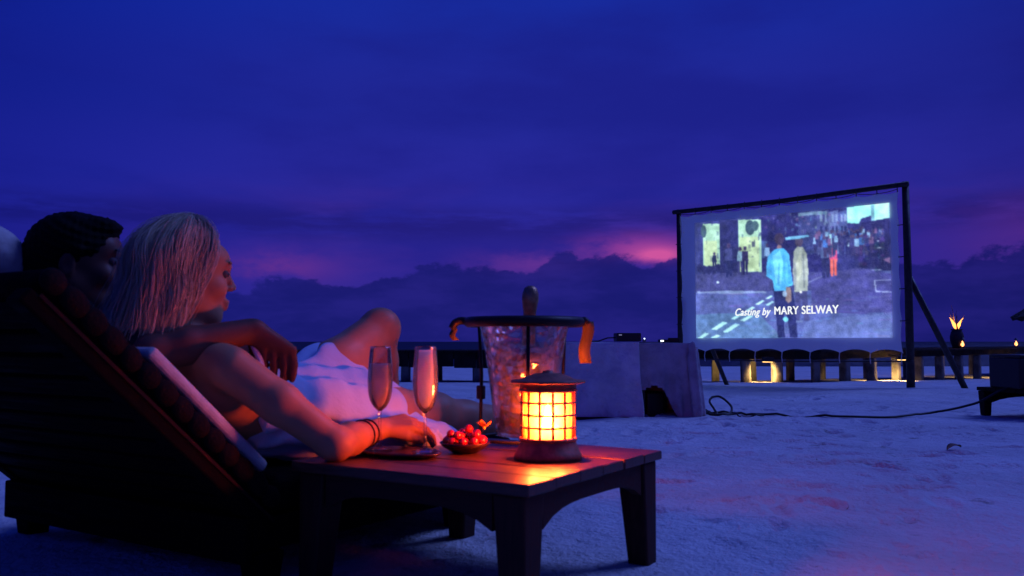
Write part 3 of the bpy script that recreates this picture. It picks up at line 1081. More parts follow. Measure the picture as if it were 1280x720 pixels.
def build_screen():
    W_, T_ = 3.005, 2.317
    s = empty('film_screen', (2.29, 12.0, 0.0), math.atan2(-2.05, 2.197), 'outdoor film screen of white cloth laced in a dark pole frame, showing a street scene', 'film screen')
    M_POLE = mat('dark_pole', (0.03, 0.022, 0.02), 0.6, var=0.3, bump=0.2)
    MB().tube([(0, 0, -.14), (0.005, 0, 1.1), (0, 0, T_ + .02)], [.04, .037, .034], 10).build('post', M_POLE, s, True)
    MB().tube([(W_, 0, -.08), (W_ + .004, 0, 1.1), (W_, 0, T_ + .035)], [.046, .042, .038], 10).build('post', M_POLE, s, True)
    MB().tube([(-.06, -.045, T_ - .015), (W_ * .5, -.045, T_ - .03), (W_ + .05, -.045, T_)], .03, 10).build('top_rail', M_POLE, s, True)
    MB().tube([(-.03, -.045, .30), (W_ * .5, -.045, .285), (W_ + .05, -.045, .31)], .009, 8).build('bottom_rail', M_POLE, s, True)
    # rear props
    MB().tube([(W_ - .01, .05, 1.28), (W_ + .42, .62, -.08)], .035, 8).build('prop', M_POLE, s, True)
    MB().tube([(.12, .05, 1.2), (.30, .75, -.13)], .03, 8).build('prop', M_POLE, s, True)
    # white cloth, scalloped between its ties
    nu, nv = 241, 40
    us = np.linspace(0, 1, nu)
    x0, x1 = .05, W_ - .06
    nt, nb = 12, 8
    topz = T_ - .075 - .022 * np.sin(PI * ((us * nt) % 1.0)) ** 0.8
    botz = .395 + .045 * np.sin(PI * ((us * nb) % 1.0)) ** 0.7
    vs = np.linspace(0, 1, nv)
    X = x0 + (x1 - x0) * us[:, None] + 0 * vs[None]
    sagl = .02 * np.sin(PI * ((vs * 5) % 1)) ** .8
    X = X + (sagl[None] * np.clip(1 - us[:, None] * 12, 0, 1)) - (sagl[None] * np.clip(1 - (1 - us[:, None]) * 12, 0, 1))
    Z = botz[:, None] + (topz - botz)[:, None] * vs[None]
    Y = .012 * np.sin(us * 9)[:, None] * np.sin(vs * 4 + 1)[None] + .006 * np.sin(us * 31 + 1)[:, None] * (np.abs(vs - .5) * 2)[None] ** 3
    V = np.stack([X, Y, Z], -1).reshape(-1, 3)
    m = bpy.data.materials.new('screen_cloth')
    m.use_nodes = True
    t = m.node_tree
    t.nodes.clear()
    q = NT(t)
    df = q.n('ShaderNodeBsdfDiffuse')
    tl = q.n('ShaderNodeBsdfTranslucent')
    tc = q.n('ShaderNodeTexCoord')
    nn = q.noise(tc.outputs['Object'], 2.5, 4, 0.6)
    cc = q.mix(q.smooth(nn, .3, .7), (.80, .80, .80), (.70, .70, .72))
    t.links.new(cc, df.inputs[0])
    tl.inputs[0].default_value = (.7, .7, .7, 1)
    mx = q.n('ShaderNodeMixShader')
    mx.inputs[0].default_value = .35
    t.links.new(df.outputs[0], mx.inputs[1])
    t.links.new(tl.outputs[0], mx.inputs[2])
    out = q.n('ShaderNodeOutputMaterial')
    t.links.new(mx.outputs[0], out.inputs[0])
    cl = link_mesh('cloth', np_mesh('cloth', V, grid_faces(nu, nv)[:, ::-1]), m, s, True)
    cl.location.y = -.045
    # ties along the edges
    for i in range(nt + 1):
        u = min(max(i / nt, .004), .996)
        x = x0 + (x1 - x0) * u
        MB().tube([(x, -.05, T_ - .08), (x + .012, -.085, T_ - .03), (x + .004, -.05, T_ + .012)], .006, 5).build('tie', M_POLE, s)
    for i in range(nb + 1):
        u = min(max(i / nb, .004), .996)
        x = x0 + (x1 - x0) * u
        MB().tube([(x, -.05, .40), (x, -.066, .34), (x, -.05, .272)], .006, 5).build('tie', m, s)
    for i in range(1, 5):
        z = .4 + (T_ - .5) * i / 5
        MB().tube([(-.02, -.05, z), (.03, -.06, z), (.07, -.05, z)], .006, 5).build('tie', M_POLE, s)
        MB().tube([(W_ + .03, -.05, z), (W_ - .03, -.06, z), (W_ - .08, -.05, z)], .006, 5).build('tie', M_POLE, s)
    # slack cord under the top rail
    cord = [(x0 + (x1 - x0) * i / 48, -.07, T_ - .05 - .03 * abs(math.sin(PI * i / 8)) ** .7) for i in range(49)]
    MB().tube(cord, .004, 5).build('cord', M_POLE, s)
    # the projected frame
    px0, px1, pz0, pz1 = .297, 2.852, .575, 2.118
    nu, nv = 330, 200
    rgb = film_frame(nu, nv) / 255
    lnr = np.where(rgb <= .04045, rgb / 12.92, ((rgb + .055) / 1.055) ** 2.4)
    xx, zz = np.meshgrid(np.linspace(px0, px1, nu), np.linspace(pz0, pz1, nv), indexing='ij')
    V = np.stack([xx, np.zeros_like(xx), zz], -1).reshape(-1, 3)
    me = np_mesh('film_picture', V, grid_faces(nu, nv)[:, ::-1])
    ca = me.color_attributes.new('film', 'FLOAT_COLOR', 'POINT')
    ca.data.foreach_set('color', np.concatenate([lnr, np.ones((nu, nv, 1))], -1).astype(np.float32).ravel())
    m2 = bpy.data.materials.new('film_light')
    m2.use_nodes = True
    t = m2.node_tree
    t.nodes.clear()
    q = NT(t)
    at = q.n('ShaderNodeAttribute', attribute_name='film')
    em = q.n('ShaderNodeEmission')
    t.links.new(at.outputs['Color'], em.inputs[0])
    em.inputs[1].default_value = 1.0
    out = q.n('ShaderNodeOutputMaterial')
    t.links.new(em.outputs[0], out.inputs[0])
    pic = link_mesh('film_picture', me, m2, s)
    pic.location.y = -.075
    # the caption in the film
    M_TXT = emitter('caption_light', (.93, .97, 1.0), 1.0)
    for body, xa, xb, zb, cap, shear in (('Casting by', .878, 1.366, .862, .092, .32), ('MARY SELWAY', 1.418, 2.228, .866, .098, 0.0)):
        cu = bpy.data.curves.new('caption', 'FONT')
        cu.body = body
        cu.size = 1
        cu.shear = shear
        cu.offset = .0
        cu.space_character = 1.05
        tmp = bpy.data.objects.new('caption', cu)
        COL.objects.link(tmp)
        bpy.context.view_layer.update()
        dg = bpy.context.evaluated_depsgraph_get()
        me = bpy.data.meshes.new_from_object(tmp.evaluated_get(dg))
        bpy.data.objects.remove(tmp)
        co = np.zeros(len(me.vertices) * 3, np.float32)
        me.vertices.foreach_get('co', co)
        co = co.reshape(-1, 3)
        sx = (xb - xa) / (co[:, 0].max() - co[:, 0].min())
        sz = cap / .70
        new = np.stack([xa + (co[:, 0] - co[:, 0].min()) * sx, 0 * co[:, 0], zb + co[:, 1] * sz], 1)
        me.vertices.foreach_set('co', new.astype(np.float32).ravel())
        # a second stroke a hair to the side makes the letters bold
        nv0 = len(me.vertices)
        me2 = bpy.data.meshes.new('caption_lettering')
        vv = [tuple(v.co) for v in me.vertices]
        ff = [tuple(p.vertices) for p in me.polygons]
        me2.from_pydata(vv + [(x + .0075, y + .0015, z) for x, y, z in vv] + [(x + .0035, y + .003, z + .004) for x, y, z in vv], [], ff + [tuple(i + nv0 for i in f) for f in ff] + [tuple(i + 2 * nv0 for i in f) for f in ff])
        me = me2
        me.materials.clear()
        o = link_mesh('caption_lettering', me, M_TXT, s)
        o.location.y = -.082
        o['label'] = 'white film credit lettering'


build_screen()

# ------------------------------------------------------------------ draped equipment tables
M_SHEET = mat('grey_white_sheet', (0.72, 0.68, 0.70), 0.9, var=0.16, vscale=5, spec=0.1, bump=1.0, bscale=7, bdist=0.05)

M_SHEET2 = mat('grey_sheet', (0.42, 0.39, 0.42), 0.9, var=0.2, vscale=6, spec=0.1, bump=1.0, bscale=9, bdist=0.04)


def drape(x0, x1, y0, y1, h, hole=None, fold=.012, seed=1, skew=0.0):
    """cloth over a box: grid around four sides plus the top"""
    r = np.random.default_rng(seed)
    nz = 34
    per = []
    n1 = 60
    for a, b in (((x0, y1), (x0, y0)), ((x0, y0), (x1, y0)), ((x1, y0), (x1, y1)), ((x1, y1), (x0, y1))):
        for i in range(n1):
            per.append((a[0] + (b[0] - a[0]) * i / n1, a[1] + (b[1] - a[1]) * i / n1))
    per = np.array(per)
    c = per.mean(0)
    out = per - c
    out /= np.linalg.norm(out, axis=1)[:, None]
    m = len(per)
    z = np.linspace(h, 0.012, nz)
    s_ = np.arange(m) / n1
    V = []
    ph = r.uniform(0, 6, 6)
    for j, zz in enumerate(z):
        t = 1 - zz / h
        d = fold * t * (np.sin(s_ * 17 + ph[0] + 3 * t) + .7 * np.sin(s_ * 29 + ph[1] - 4 * t)) + .025 * t + skew * t * np.sin(s_ * 7 + 2 + 5 * t)
        V.append(np.column_stack([per + out * d[:, None], np.full(m, zz + (.004 * np.sin(s_ * 23 + ph[2]) if j == nz - 1 else 0))]))
    V = np.concatenate(V)
    F_ = []
    for j in range(nz - 1):
        for i in range(m):
            a, b = j * m + i, j * m + (i + 1) % m
            q_ = [a, a + m, b + m, b]
            cx, cy, cz = V[q_].mean(0)
            if hole and hole(cx, cy, cz):
                continue
            F_.append(q_)
    nV = len(V)
    top = [(per[i][0] * .999 + c[0] * .001, per[i][1], h) for i in range(m)]
    V = np.concatenate([V, [[c[0], c[1], h + .002]]])
    F_ += [[i, (i + 1) % m, nV, nV] for i in range(m)]
    mb = MB()
    mb.v = [tuple(v) for v in V]
    mb.f = [tuple(dict.fromkeys(f)) for f in F_]
    return mb


def build_tables():
    c1 = empty('draped_table', (.63, 6.3, 0), 0, 'boxy equipment table hidden under a pale sheet reaching the sand', 'table')
    drape(-.30, .235, -.30, .30, .525, None, .012, 2, .006).build('sheet', M_SHEET, c1, True)
    MB().box((-.27, -.27, .02), (.205, .27, .515)).build('box', mat('ply_box', (.12, .1, .09), .8), c1)
    MB().box((-.30, -.345, -.01), (.255, -.30, .022), Matrix.Rotation(R(.6), 3, 'Y')).build('footing_board', M_DARKWOOD, c1)
    c2 = empty('draped_table', (1.07, 6.42, 0), 0, 'table with its pale sheet pulled aside over a dark opening', 'table')
    hole = lambda x, y, z: (y < -.2) and (z < .23 - abs(x + .09) * 0.45) and (x > -.185) and (z < .20 - (x + .02) * 2.2 if x > -.02 else True) and x < .08
    drape(-.185, .19, -.30, .24, .52, hole, .016, 8, .012).build('sheet', M_SHEET2, c2, True)
    mb = MB()
    for x in (-.16, .15):
        for y in (-.25, .2):
            mb = MB().box((x - .015, y - .015, 0), (x + .015, y + .015, .5))
            mb.build('leg', M_BLACK, c2)
    MB().box((-.17, -.26, .5), (.17, .22, .515)).build('table_top', M_DARKWOOD, c2)
    # bunched tail of the sheet on the right
    f = Field((.12, -.46, -.02), (.32, -.1, .54), .008)
    f.cone((.18, -.30, .50), (.215, -.33, .05), .028, .035, .02)
    f.cone((.205, -.27, .48), (.235, -.30, .03), .018, .032, .02)
    f.cone((.15, -.31, .42), (.19, -.345, .02), .014, .03, .02)
    f.push(lambda x, y, z: .005 * np.sin(x * 160 + z * 12) + .003 * np.sin(y * 210 - z * 20))
    f.build('sheet_tail', M_SHEET2, c2)
    # things on and under the tables
    b = empty('amplifier_case', (.80, 6.12, .5275), .05, 'small black amplifier case on the boxy draped table', 'amplifier')
    MB().box((-.085, -.07, .004), (.085, .07, .062)).build('body', M_BLACK, b, bevel=.006)
    MB().tube([(-.08, 0, .03), (-.14, -.01, .028), (-.20, .0, .006), (-.27, .02, .004)], .005, 6).build('cable', M_BLACK, b)
    MB().box((-.07, -.0735, .045), (-.05, -.0705, .051)).build('indicator', emitter('dim_led', (.3, .3, .6), .6), b)
    d = empty('signal_adapter', (1.07, 6.25, .523), .1, 'tiny signal adapter with a bright white light on the pulled-aside sheet', 'adapter')
    MB().box((-.03, -.03, .002), (.03, .03, .022)).build('body', M_BLACK, d, bevel=.004)
    MB().box((-.024, -.034, .008), (-.004, -.0305, .016)).build('indicator', emitter('led', (.8, .85, 1), 6), d)
    e = empty('plug_block', (1.15, 6.27, .523), -.1, 'small black plug block at the right end of the draped tables', 'plug')
    MB().box((-.04, -.03, .002), (.04, .03, .034)).build('body', M_BLACK, e, bevel=.005)
    MB().tube([(-.04, 0, .015), (-.07, 0, .01), (-.085, 0, .008)], .004, 6).build('lead', M_BLACK, e)
    g = tag(MB().box((-.07, -.1, 0), (.06, .1, .17)).build('equipment_box', M_BLACK, None, bevel=.01), 'black equipment box on the sand inside the draped table opening', 'box')
    g.location = (1.0, 6.34, 0.002)
    g.rotation_euler = (0, 0, .2)
    for x, y in ((.925, 6.2), (.945, 6.24)):
        pass
    l = empty('status_light', (.93, 6.2, .5275), 0, 'pin-sized blue white status light standing at the sheet corner', 'light')
    MB().box((-.012, -.01, .0), (.012, .01, .03)).build('body', mat('grey_plastic', (.2, .2, .22), .5), l, bevel=.003)
    MB().box((-.004, -.0125, .020), (.004, -.0105, .027)).build('indicator', emitter('led_blue', (.5, .6, 1), 5), l)


build_tables()


def smooth_path(pts, n=8):
    out = []
    P_ = [Vector(p) for p in pts]
    P_ = [P_[0]] + P_ + [P_[-1]]
    for i in range(1, len(P_) - 2):
        for k in range(n):
            t = k / n
            a, b, c, d = P_[i - 1], P_[i], P_[i + 1], P_[i + 2]
            out.append(0.5 * ((2 * b) + (c - a) * t + (2 * a - 5 * b + 4 * c - d) * t * t + (3 * b - a - 3 * c + d) * t ** 3))
    out.append(P_[-2])
    return out


def build_cable():
    pts = [(1.28, 6.28, .02), (1.38, 6.22, .015), (1.45, 6.26, .02), (1.42, 6.36, .10), (1.50, 6.40, .12), (1.56, 6.30, .06), (1.52, 6.22, .012), (1.40, 6.20, .018), (1.36, 6.30, .02), (1.46, 6.34, .018),
           (1.62, 6.26, .012), (1.95, 6.22, .012), (2.3, 6.10, .012), (2.65, 6.12, .012), (2.9, 6.25, .02), (3.08, 6.26, .05), (3.28, 6.24, .11), (3.42, 6.22, .18), (3.52, 6.22, .207), (3.66, 6.22, .207)]
    pts = [(p.x, p.y, p.z + sand_z(p.x, p.y) * min(1, max(0, (.19 - p.z) / .1))) for p in smooth_path(pts)]
    tag(MB().tube(pts, .0085, 7).build('power_cable', M_BLACK, None, True), 'black power cable looped on the sand and running to the projector table', 'cable')
    pts = [(1.27, 6.33, .03), (1.35, 6.17, .012), (1.47, 6.14, .014), (1.55, 6.19, .012), (1.63, 6.14, .012), (1.75, 6.16, .012)]
    pts = [(p.x, p.y, p.z + sand_z(p.x, p.y)) for p in smooth_path(pts)]
    tag(MB().tube(pts, .006, 6).build('signal_cable', M_BLACK, None, True), 'short thin cable end lying beside the cable loop by the sheet', 'cable')


build_cable()


def arched_apron(mb, x0, x1, y0, y1, ztop, zmid, zend, n=12):
    pts = [(x0, ztop)]
    pts = [(x0, zend)]
    for i in range(n + 1):
        t = i / n
        pts.append((x0 + (x1 - x0) * t, zend + (zmid - zend) * (1 - (2 * t - 1) ** 4)))
    pts = pts[1:]
    lo = len(pts)
    poly = pts + [(x1, ztop), (x0, ztop)]
    vs = [(p[0], y0, p[1]) for p in poly] + [(p[0], y1, p[1]) for p in poly]
    n_ = len(poly)
    fs = []
    # side faces as quads between arch and straight top
    tops = []
    for i in range(lo):
        tops.append((pts[i][0], ztop))
    vs = [(p[0], y0, p[1]) for p in pts] + [(p[0], y0, p[1]) for p in tops] + [(p[0], y1, p[1]) for p in pts] + [(p[0], y1, p[1]) for p in tops]
    for i in range(lo - 1):
        fs += [(i, i + 1, lo + i + 1, lo + i), (2 * lo + i + 1, 2 * lo + i, 3 * lo + i, 3 * lo + i + 1), (i + 1, i, 2 * lo + i, 2 * lo + i + 1), (lo + i, lo + i + 1, 3 * lo + i + 1, 3 * lo + i)]
    fs += [(0, lo, 3 * lo, 2 * lo), (lo - 1, 3 * lo - 1, 4 * lo - 1, 2 * lo - 1)]
    return mb.add(vs, fs)


M_TEAK_DK = wood('weathered_dark_wood', (0.008, 0.005, 0.005), (0.022, 0.014, 0.010), 0.7, spec=.1)


def build_far_table():
    t = empty('projector_table', (3.98, 6.30, 0), R(8), 'low dark wooden table with arched apron carrying the projector case', 'table')
    for x in (-.47, .47):
        for y in (-.27, .27):
            MB().frustum((x, y, -.01), (.026, .026), (x, y, .17), (.034, .034)).build('leg', M_TEAK_DK, t, bevel=.004)
    mb = arched_apron(MB(), -.43, .43, -.29, -.265, .172, .125, .08)
    mb.build('apron', M_TEAK_DK, t)
    arched_apron(MB(), -.43, .43, .265, .29, .172, .125, .08).build('apron', M_TEAK_DK, t)
    for i in range(6):
        y = -.31 + i * .104
        MB().box((-.51, y, .172), (.51, y + .099, .198)).build('plank', M_TEAK_DK, t, bevel=.003)
    p = empty('projector_case', (3.80, 6.27, .199), R(5), 'bulky black projector case standing on the low dark table', 'projector')
    MB().box((-.32, -.16, .0), (.32, .18, .215)).build('body', M_BLACK, p, bevel=.012)
    MB().box((-.31, -.15, .218), (.31, .17, .24)).build('lid', M_BLACK, p, bevel=.008)
    MB().tube([(-.1, -.165, .10), (-.1, -.19, .10), (.06, -.19, .10), (.06, -.165, .10)], .008, 6).build('handle', mat('steel', (.2, .2, .2), .4, 1.0), p)
    MB().lathe([(.001, -.02), (.045, -.02), (.05, .0), (.05, .03), (.001, .03)], 20).build('lens', mat('lens_glass', (.02, .02, .03), .05, spec=.9), p, True).matrix_local = Matrix.Translation((.2, .2, .12)) @ Matrix.Rotation(R(-90), 4, 'X')


build_far_table()


def build_leaves():
    M = mat('dry_leaf', (.16, .06, .035), .8, var=.3)
    for x, y, a, s, lab in ((2.18, 4.38, .4, 1.0, 'curled brown leaf on open sand below the film screen'), (1.55, 2.62, 2.0, .8, 'broad brown leaf lying alone on the foreground sand'), (2.75, 4.05, 1.1, .7, 'narrow dry leaf on the sand toward the projector table')):
        mb = MB()
        n = 9
        vs, fs = [], []
        for i in range(n):
            t = i / (n - 1)
            w = .02 * math.sin(PI * t) ** .8 + .001
            xx = -.05 + .1 * t
            zz = .006 + .016 * math.sin(PI * t) + .01 * t
            vs += [(xx, -w, zz + .006), (xx, 0, zz), (xx, w, zz + .008), (xx, 0, zz - .0015)]
        for i in range(n - 1):
            k = i * 4
            for u in range(4):
                fs.append((k + u, k + (u + 1) % 4, k + 4 + (u + 1) % 4, k + 4 + u))
        o = mb.add(vs, fs).build('dry_leaf', M, None, True)
        o.location = (x, y, sand_z(x, y) - .004)
        o.rotation_euler = (0, 0, a)
        o.scale = (s, s, s)
        tag(o, lab, 'leaf', 'dry leaves on the sand')


build_leaves()

# ------------------------------------------------------------------ foreground: everything shares the lounger's heading
FO = Vector((0.027, 1.642, 0.0))
FA = R(-33)
FR = Matrix.Rotation(FA, 3, 'Z')


def wp(a, b, z=0.0):
    return FO + FR @ Vector((a, b, z))


def frame(name, a, b, z, label=None, cat=None, group=None, rz=0.0):
    return empty(name, wp(a, b, z), FA + rz, label, cat, group)


def shift(o, a, b, z):
    o.location = (-a, -b, -z)
    return o


TT = 0.265     # table top height
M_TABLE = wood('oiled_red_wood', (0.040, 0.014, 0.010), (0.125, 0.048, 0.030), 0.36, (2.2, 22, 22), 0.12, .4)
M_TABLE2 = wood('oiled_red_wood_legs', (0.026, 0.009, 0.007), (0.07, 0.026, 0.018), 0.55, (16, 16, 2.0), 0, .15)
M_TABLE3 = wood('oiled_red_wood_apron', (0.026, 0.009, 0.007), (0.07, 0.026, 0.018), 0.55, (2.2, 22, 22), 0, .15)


def build_table():
    A, B = 0.62, 0.63
    t = frame('side_table', -A / 2, B / 2, 0, 'low reddish plank side table with tapered legs carrying the lantern', 'table')
    n = 6
    w = B / n
    for i in range(n):
        y0 = -B / 2 + i * w
        da = random.uniform(-.006, .006)
        mb = MB().box((-A / 2, y0 + .0012, TT - .022 + random.uniform(-.001, .001)), (A / 2 + da, y0 + w - .0012, TT + random.uniform(-.0012, .0012)))
        mb.build('plank', M_TABLE, t, bevel=.0035)
    hx, hy = A / 2 - .012, B / 2 - .012
    for sx in (-1, 1):
        for sy in (-1, 1):
            x, y = sx * (hx - .038), sy * (hy - .038)
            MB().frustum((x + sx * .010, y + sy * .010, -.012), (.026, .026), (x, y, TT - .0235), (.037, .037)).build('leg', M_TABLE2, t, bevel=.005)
    for sy in (-1, 1):
        y = sy * (hy - .018)
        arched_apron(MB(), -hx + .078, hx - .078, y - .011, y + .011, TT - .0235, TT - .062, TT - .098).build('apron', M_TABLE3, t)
    for sx in (-1, 1):
        mb = arched_apron(MB(), -hy + .078, hy - .078, -.011, .011, TT - .0235, TT - .062, TT - .098)
        rot = Matrix.Rotation(R(90), 3, 'Z')
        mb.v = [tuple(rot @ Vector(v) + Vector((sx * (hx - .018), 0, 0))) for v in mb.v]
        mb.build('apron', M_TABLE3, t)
    return t


build_table()

# ------------------------------------------------------------------ lantern
M_LANT = mat('glow_reddened_lantern_iron', (0.30, 0.095, 0.050), 0.55, metal=0.0, var=0.4, vscale=40, bump=0.4, bscale=90, bdist=.002)  # red-brown iron, its colour brightened to paint in the red glow around the candle


def build_lantern():
    a, b = -.153, .336
    t = frame('candle_lantern', a, b, TT + .002, 'lit round candle lantern with barred glass and flat brimmed lid', 'lantern')
    MB().lathe([(0, 0), (.076, 0), (.077, .010), (.072, .016), (.066, .030), (.063, .036), (.063, .042), (.056, .042), (.050, .034), (0, .034)], 48).build('base', M_LANT, t, True)
    z0, z1 = .040, .158
    nb = 13
    for k in range(nb):
        an = 2 * PI * k / nb + .11
        x, y = .0605 * math.cos(an), .0605 * math.sin(an)
        MB().tube([(x, y, z0), (x, y, z1)], .0030, 6).build('upright_bar', M_LANT, t, True)
    for i in range(5):
        z = z0 + .004 + (z1 - z0 - .008) * i / 4
        MB().tube([(.0615 * math.cos(2 * PI * k / 40), .0615 * math.sin(2 * PI * k / 40), z) for k in range(40)], .0028 if 0 < i < 4 else .005, 6, closed=True).build('hoop', M_LANT, t, True)
    MB().lathe([(.055, .156), (.064, .156), (.064, .168), (.084, .170), (.086, .173), (.083, .176), (.060, .178), (.050, .184), (.030, .191), (.012, .193), (.012, .197), (.001, .199), (.001, .188), (.045, .175), (.055, .166), (.055, .156)], 48).build('lid', M_LANT, t, True)
    # frosted glass drum
    m = bpy.data.materials.new('frosted_amber_glass')
    m.use_nodes = True
    tr = m.node_tree
    tr.nodes.clear()
    q = NT(tr)
    tp = q.n('ShaderNodeBsdfTransparent')
    tp.inputs[0].default_value = (1, .80, .48, 1)
    tl = q.n('ShaderNodeBsdfTranslucent')
    lw = q.n('ShaderNodeLayerWeight')
    lw.inputs[0].default_value = .5
    tr.links.new(q.ramp(lw.outputs['Facing'], [(0, (.95, .66, .26)), (.22, (.60, .34, .09)), (.7, (.26, .085, .010))]), tl.inputs[0])
    tc = q.n('ShaderNodeTexCoord')
    nn = q.noise(tc.outputs['Object'], 60, 3, .5)
    mx = q.n('ShaderNodeMixShader')
    tr.links.new(q.smooth(nn, .2, .8, .42, .58), mx.inputs[0])
    tr.links.new(tp.outputs[0], mx.inputs[1])
    tr.links.new(tl.outputs[0], mx.inputs[2])
    out = q.n('ShaderNodeOutputMaterial')
    tr.links.new(mx.outputs[0], out.inputs[0])
    MB().lathe([(.0555, .036), (.0555, .160)], 48).build('glass', m, t, True)
    MB().lathe([(0, .035), (.026, .035), (.027, .038), (.027, .070), (.024, .073), (.006, .070), (0, .070)], 24).build('candle', mat('wax', (.8, .65, .45), .5), t, True)
    f = flame_mesh(.045, .010).build('flame', emitter('candle_flame', (1, .60, .18), 120), t, True)
    f.location = (0, 0, .075)
    l = bpy.data.lights.new('candle_light', 'POINT')
    l.energy = 62
    l.color = (1.0, 0.12, 0.034)
    l.shadow_soft_size = .045
    lo = bpy.data.objects.new('candle_light', l)
    COL.objects.link(lo)
    lo.parent = t
    lo.location = (0, 0, .088)
    return t


build_lantern()

# ------------------------------------------------------------------ champagne bucket on its stand
M_IRON = mat('wrought_iron', (0.02, 0.017, 0.017), 0.5, metal=.6, var=.3, bump=.3, bscale=60, bdist=.003)
M_CLEAR = glassy('hammered_clear_bucket', (.93, .92, .92), .10, .10, bump=.7, bscale=44, bdist=.008, fog=.05, fogcol=(.85, .8, .8))
M_ICE = glassy('ice', (.95, .95, .97), .12, .16, bump=.5, bscale=50, bdist=.006, fog=.14, fogcol=(.9, .9, .92))
M_BOTTLE = mat('bottle_glass', (.035, .022, .008), .10, spec=.7, coat=.5)
M_FOIL = mat('gold_foil', (.42, .24, .12), .38, metal=.75, var=.3, vscale=60, bump=.6, bscale=70, bdist=.004)
M_RIBBON = mat('ochre_ribbon', (.10, .075, .018), .75, var=.2, bump=.2)


def build_bucket():
    a, b = -.315, .492
    st = frame('bucket_stand', a, b, TT + .002, 'black iron three-legged stand with padded ring holding the champagne bucket', 'stand')
    zr = .312
    ring = [(.140 * math.cos(2 * PI * k / 40), .140 * math.sin(2 * PI * k / 40), zr) for k in range(40)]
    MB().tube(ring, .0135, 10, closed=True).build('ring', M_IRON, st, True)
    cdir = Vector((.545, -.839))
    base_an = math.atan2(cdir.y, cdir.x)
    for k in range(3):
        an = base_an + k * 2 * PI / 3 + .06
        c, s_ = math.cos(an), math.sin(an)
        MB().tube([(.130 * c, .130 * s_, zr), (.122 * c, .122 * s_, .18), (.126 * c, .126 * s_, .02), (.136 * c, .136 * s_, .004)], [.0045, .0045, .0045, .006], 8).build('leg', M_IRON, st, True)
    lowring = [(.118 * math.cos(2 * PI * k / 40), .118 * math.sin(2 * PI * k / 40), .022) for k in range(40)]
    MB().tube(lowring, .0042, 8, closed=True).build('foot_ring', M_IRON, st, True)
    # curled lugs to either side, each with an ochre ribbon
    for sgn, ln, wd in ((1, .105, .030), (-1, .035, .016)):
        dx, dy = .839 * sgn, .545 * sgn
        p0 = Vector((.140 * dx, .140 * dy, zr))
        pts = [p0, p0 + Vector((.018 * dx, .018 * dy, .004)), p0 + Vector((.034 * dx, .034 * dy, -.002)), p0 + Vector((.042 * dx, .042 * dy, -.016))] if sgn < 0 else \
              [p0, p0 + Vector((.012 * dx, .012 * dy, .004)), p0 + Vector((.02 * dx, .02 * dy, -.004))]
        MB().tube(smooth_path(pts, 4), .010, 8).build('lug', M_IRON, st, True)
        e = pts[-1]
        mb = MB()
        vs, fs = [], []
        n = 9
        for i in range(n):
            t = i / (n - 1)
            off = .004 * math.sin(t * 7)
            tw = .25 * math.sin(t * 3)
            for w in (-1, 1):
                vs.append((e.x + w * wd / 2 * dx * math.cos(tw) * sgn + off * .5 - .010 * t * dx, e.y + w * wd / 2 * dy * math.cos(tw) * sgn + off, e.z - ln * t + .006))
        for i in range(n - 1):
            fs.append((2 * i, 2 * i + 1, 2 * i + 3, 2 * i + 2))
        mb.add(vs, fs)
        o = mb.build('ribbon', M_RIBBON, st, True)
        sm = o.modifiers.new('thickness', 'SOLIDIFY')
        sm.thickness = .003
    # small clip on a leg
    an = base_an + 2 * 2 * PI / 3 + .06
    c, s_ = math.cos(an), math.sin(an)
    MB().box((.124 * c - .010, .124 * s_ - .008, .115), (.124 * c + .010, .124 * s_ + .008, .150)).build('clip', M_IRON, st, bevel=.003)
    bk = frame('champagne_bucket', a, b, TT + .030, 'clear hammered champagne bucket tapering down inside the iron stand', 'bucket')
    pr = [(0, .0), (.066, .0), (.072, .006), (.080, .07), (.090, .15), (.102, .225), (.112, .272), (.127, .284), (.127, .289), (.110, .280), (.098, .225), (.086, .15), (.076, .07), (.066, .010), (0, .010)]
    MB().lathe(pr, 56).build('bucket_wall', M_CLEAR, bk, True)
    bt = frame('champagne_bottle', a + .006, b - .005, TT + .055, 'champagne bottle with foil-wrapped neck standing in the ice bucket', 'bottle')
    bt.rotation_euler = (R(2), R(4), FA)
    MB().lathe([(0, .0), (.036, .0), (.040, .006), (.040, .12), (.037, .145), (.026, .175), (.017, .20), (.0165, .205)], 32).build('glass', M_BOTTLE, bt, True)
    MB().lathe([(.0172, .195), (.0165, .24), (.0160, .285), (.0185, .300), (.0210, .315), (.0205, .330), (.016, .344), (.008, .350), (0.0005, .351)], 28).build('foil', M_FOIL, bt, True)
    MB().lathe([(.0405, .035), (.0405, .10)], 32).build('label', mat('bottle_label', (.55, .42, .28), .6), bt, True)
    rr = random.Random(4)
    cube = MB().box((-.016, -.015, -.014), (.016, .015, .014)).build('ice_cube', M_ICE, None, bevel=.006, seg=2)
    spots = []
    for lvl, (z, rad) in enumerate(((.10, .058), (.135, .064), (.17, .070), (.205, .078))):
        for k in range(6):
            an = 2 * PI * k / 6 + lvl * .5 + rr.uniform(-.15, .15)
            spots.append((rad * math.cos(an), rad * math.sin(an), z + rr.uniform(-.006, .006)))
    for i, (x, y, z) in enumerate(spots):
        o = cube if i == 0 else copy_obj(cube)
        o.location = wp(a + x, b + y, TT + .03 + z)
        o.rotation_euler = (rr.uniform(0, 3), rr.uniform(0, 3), rr.uniform(0, 3))
        tag(o, 'melting ice cube packed around the bottle in the clear bucket', 'ice cube', 'ice cubes in the champagne bucket')


build_bucket()

# ------------------------------------------------------------------ flutes, tray, dish of berries
M_FLUTE = glassy('flute_glass', (.99, .99, .99), .02, .015)


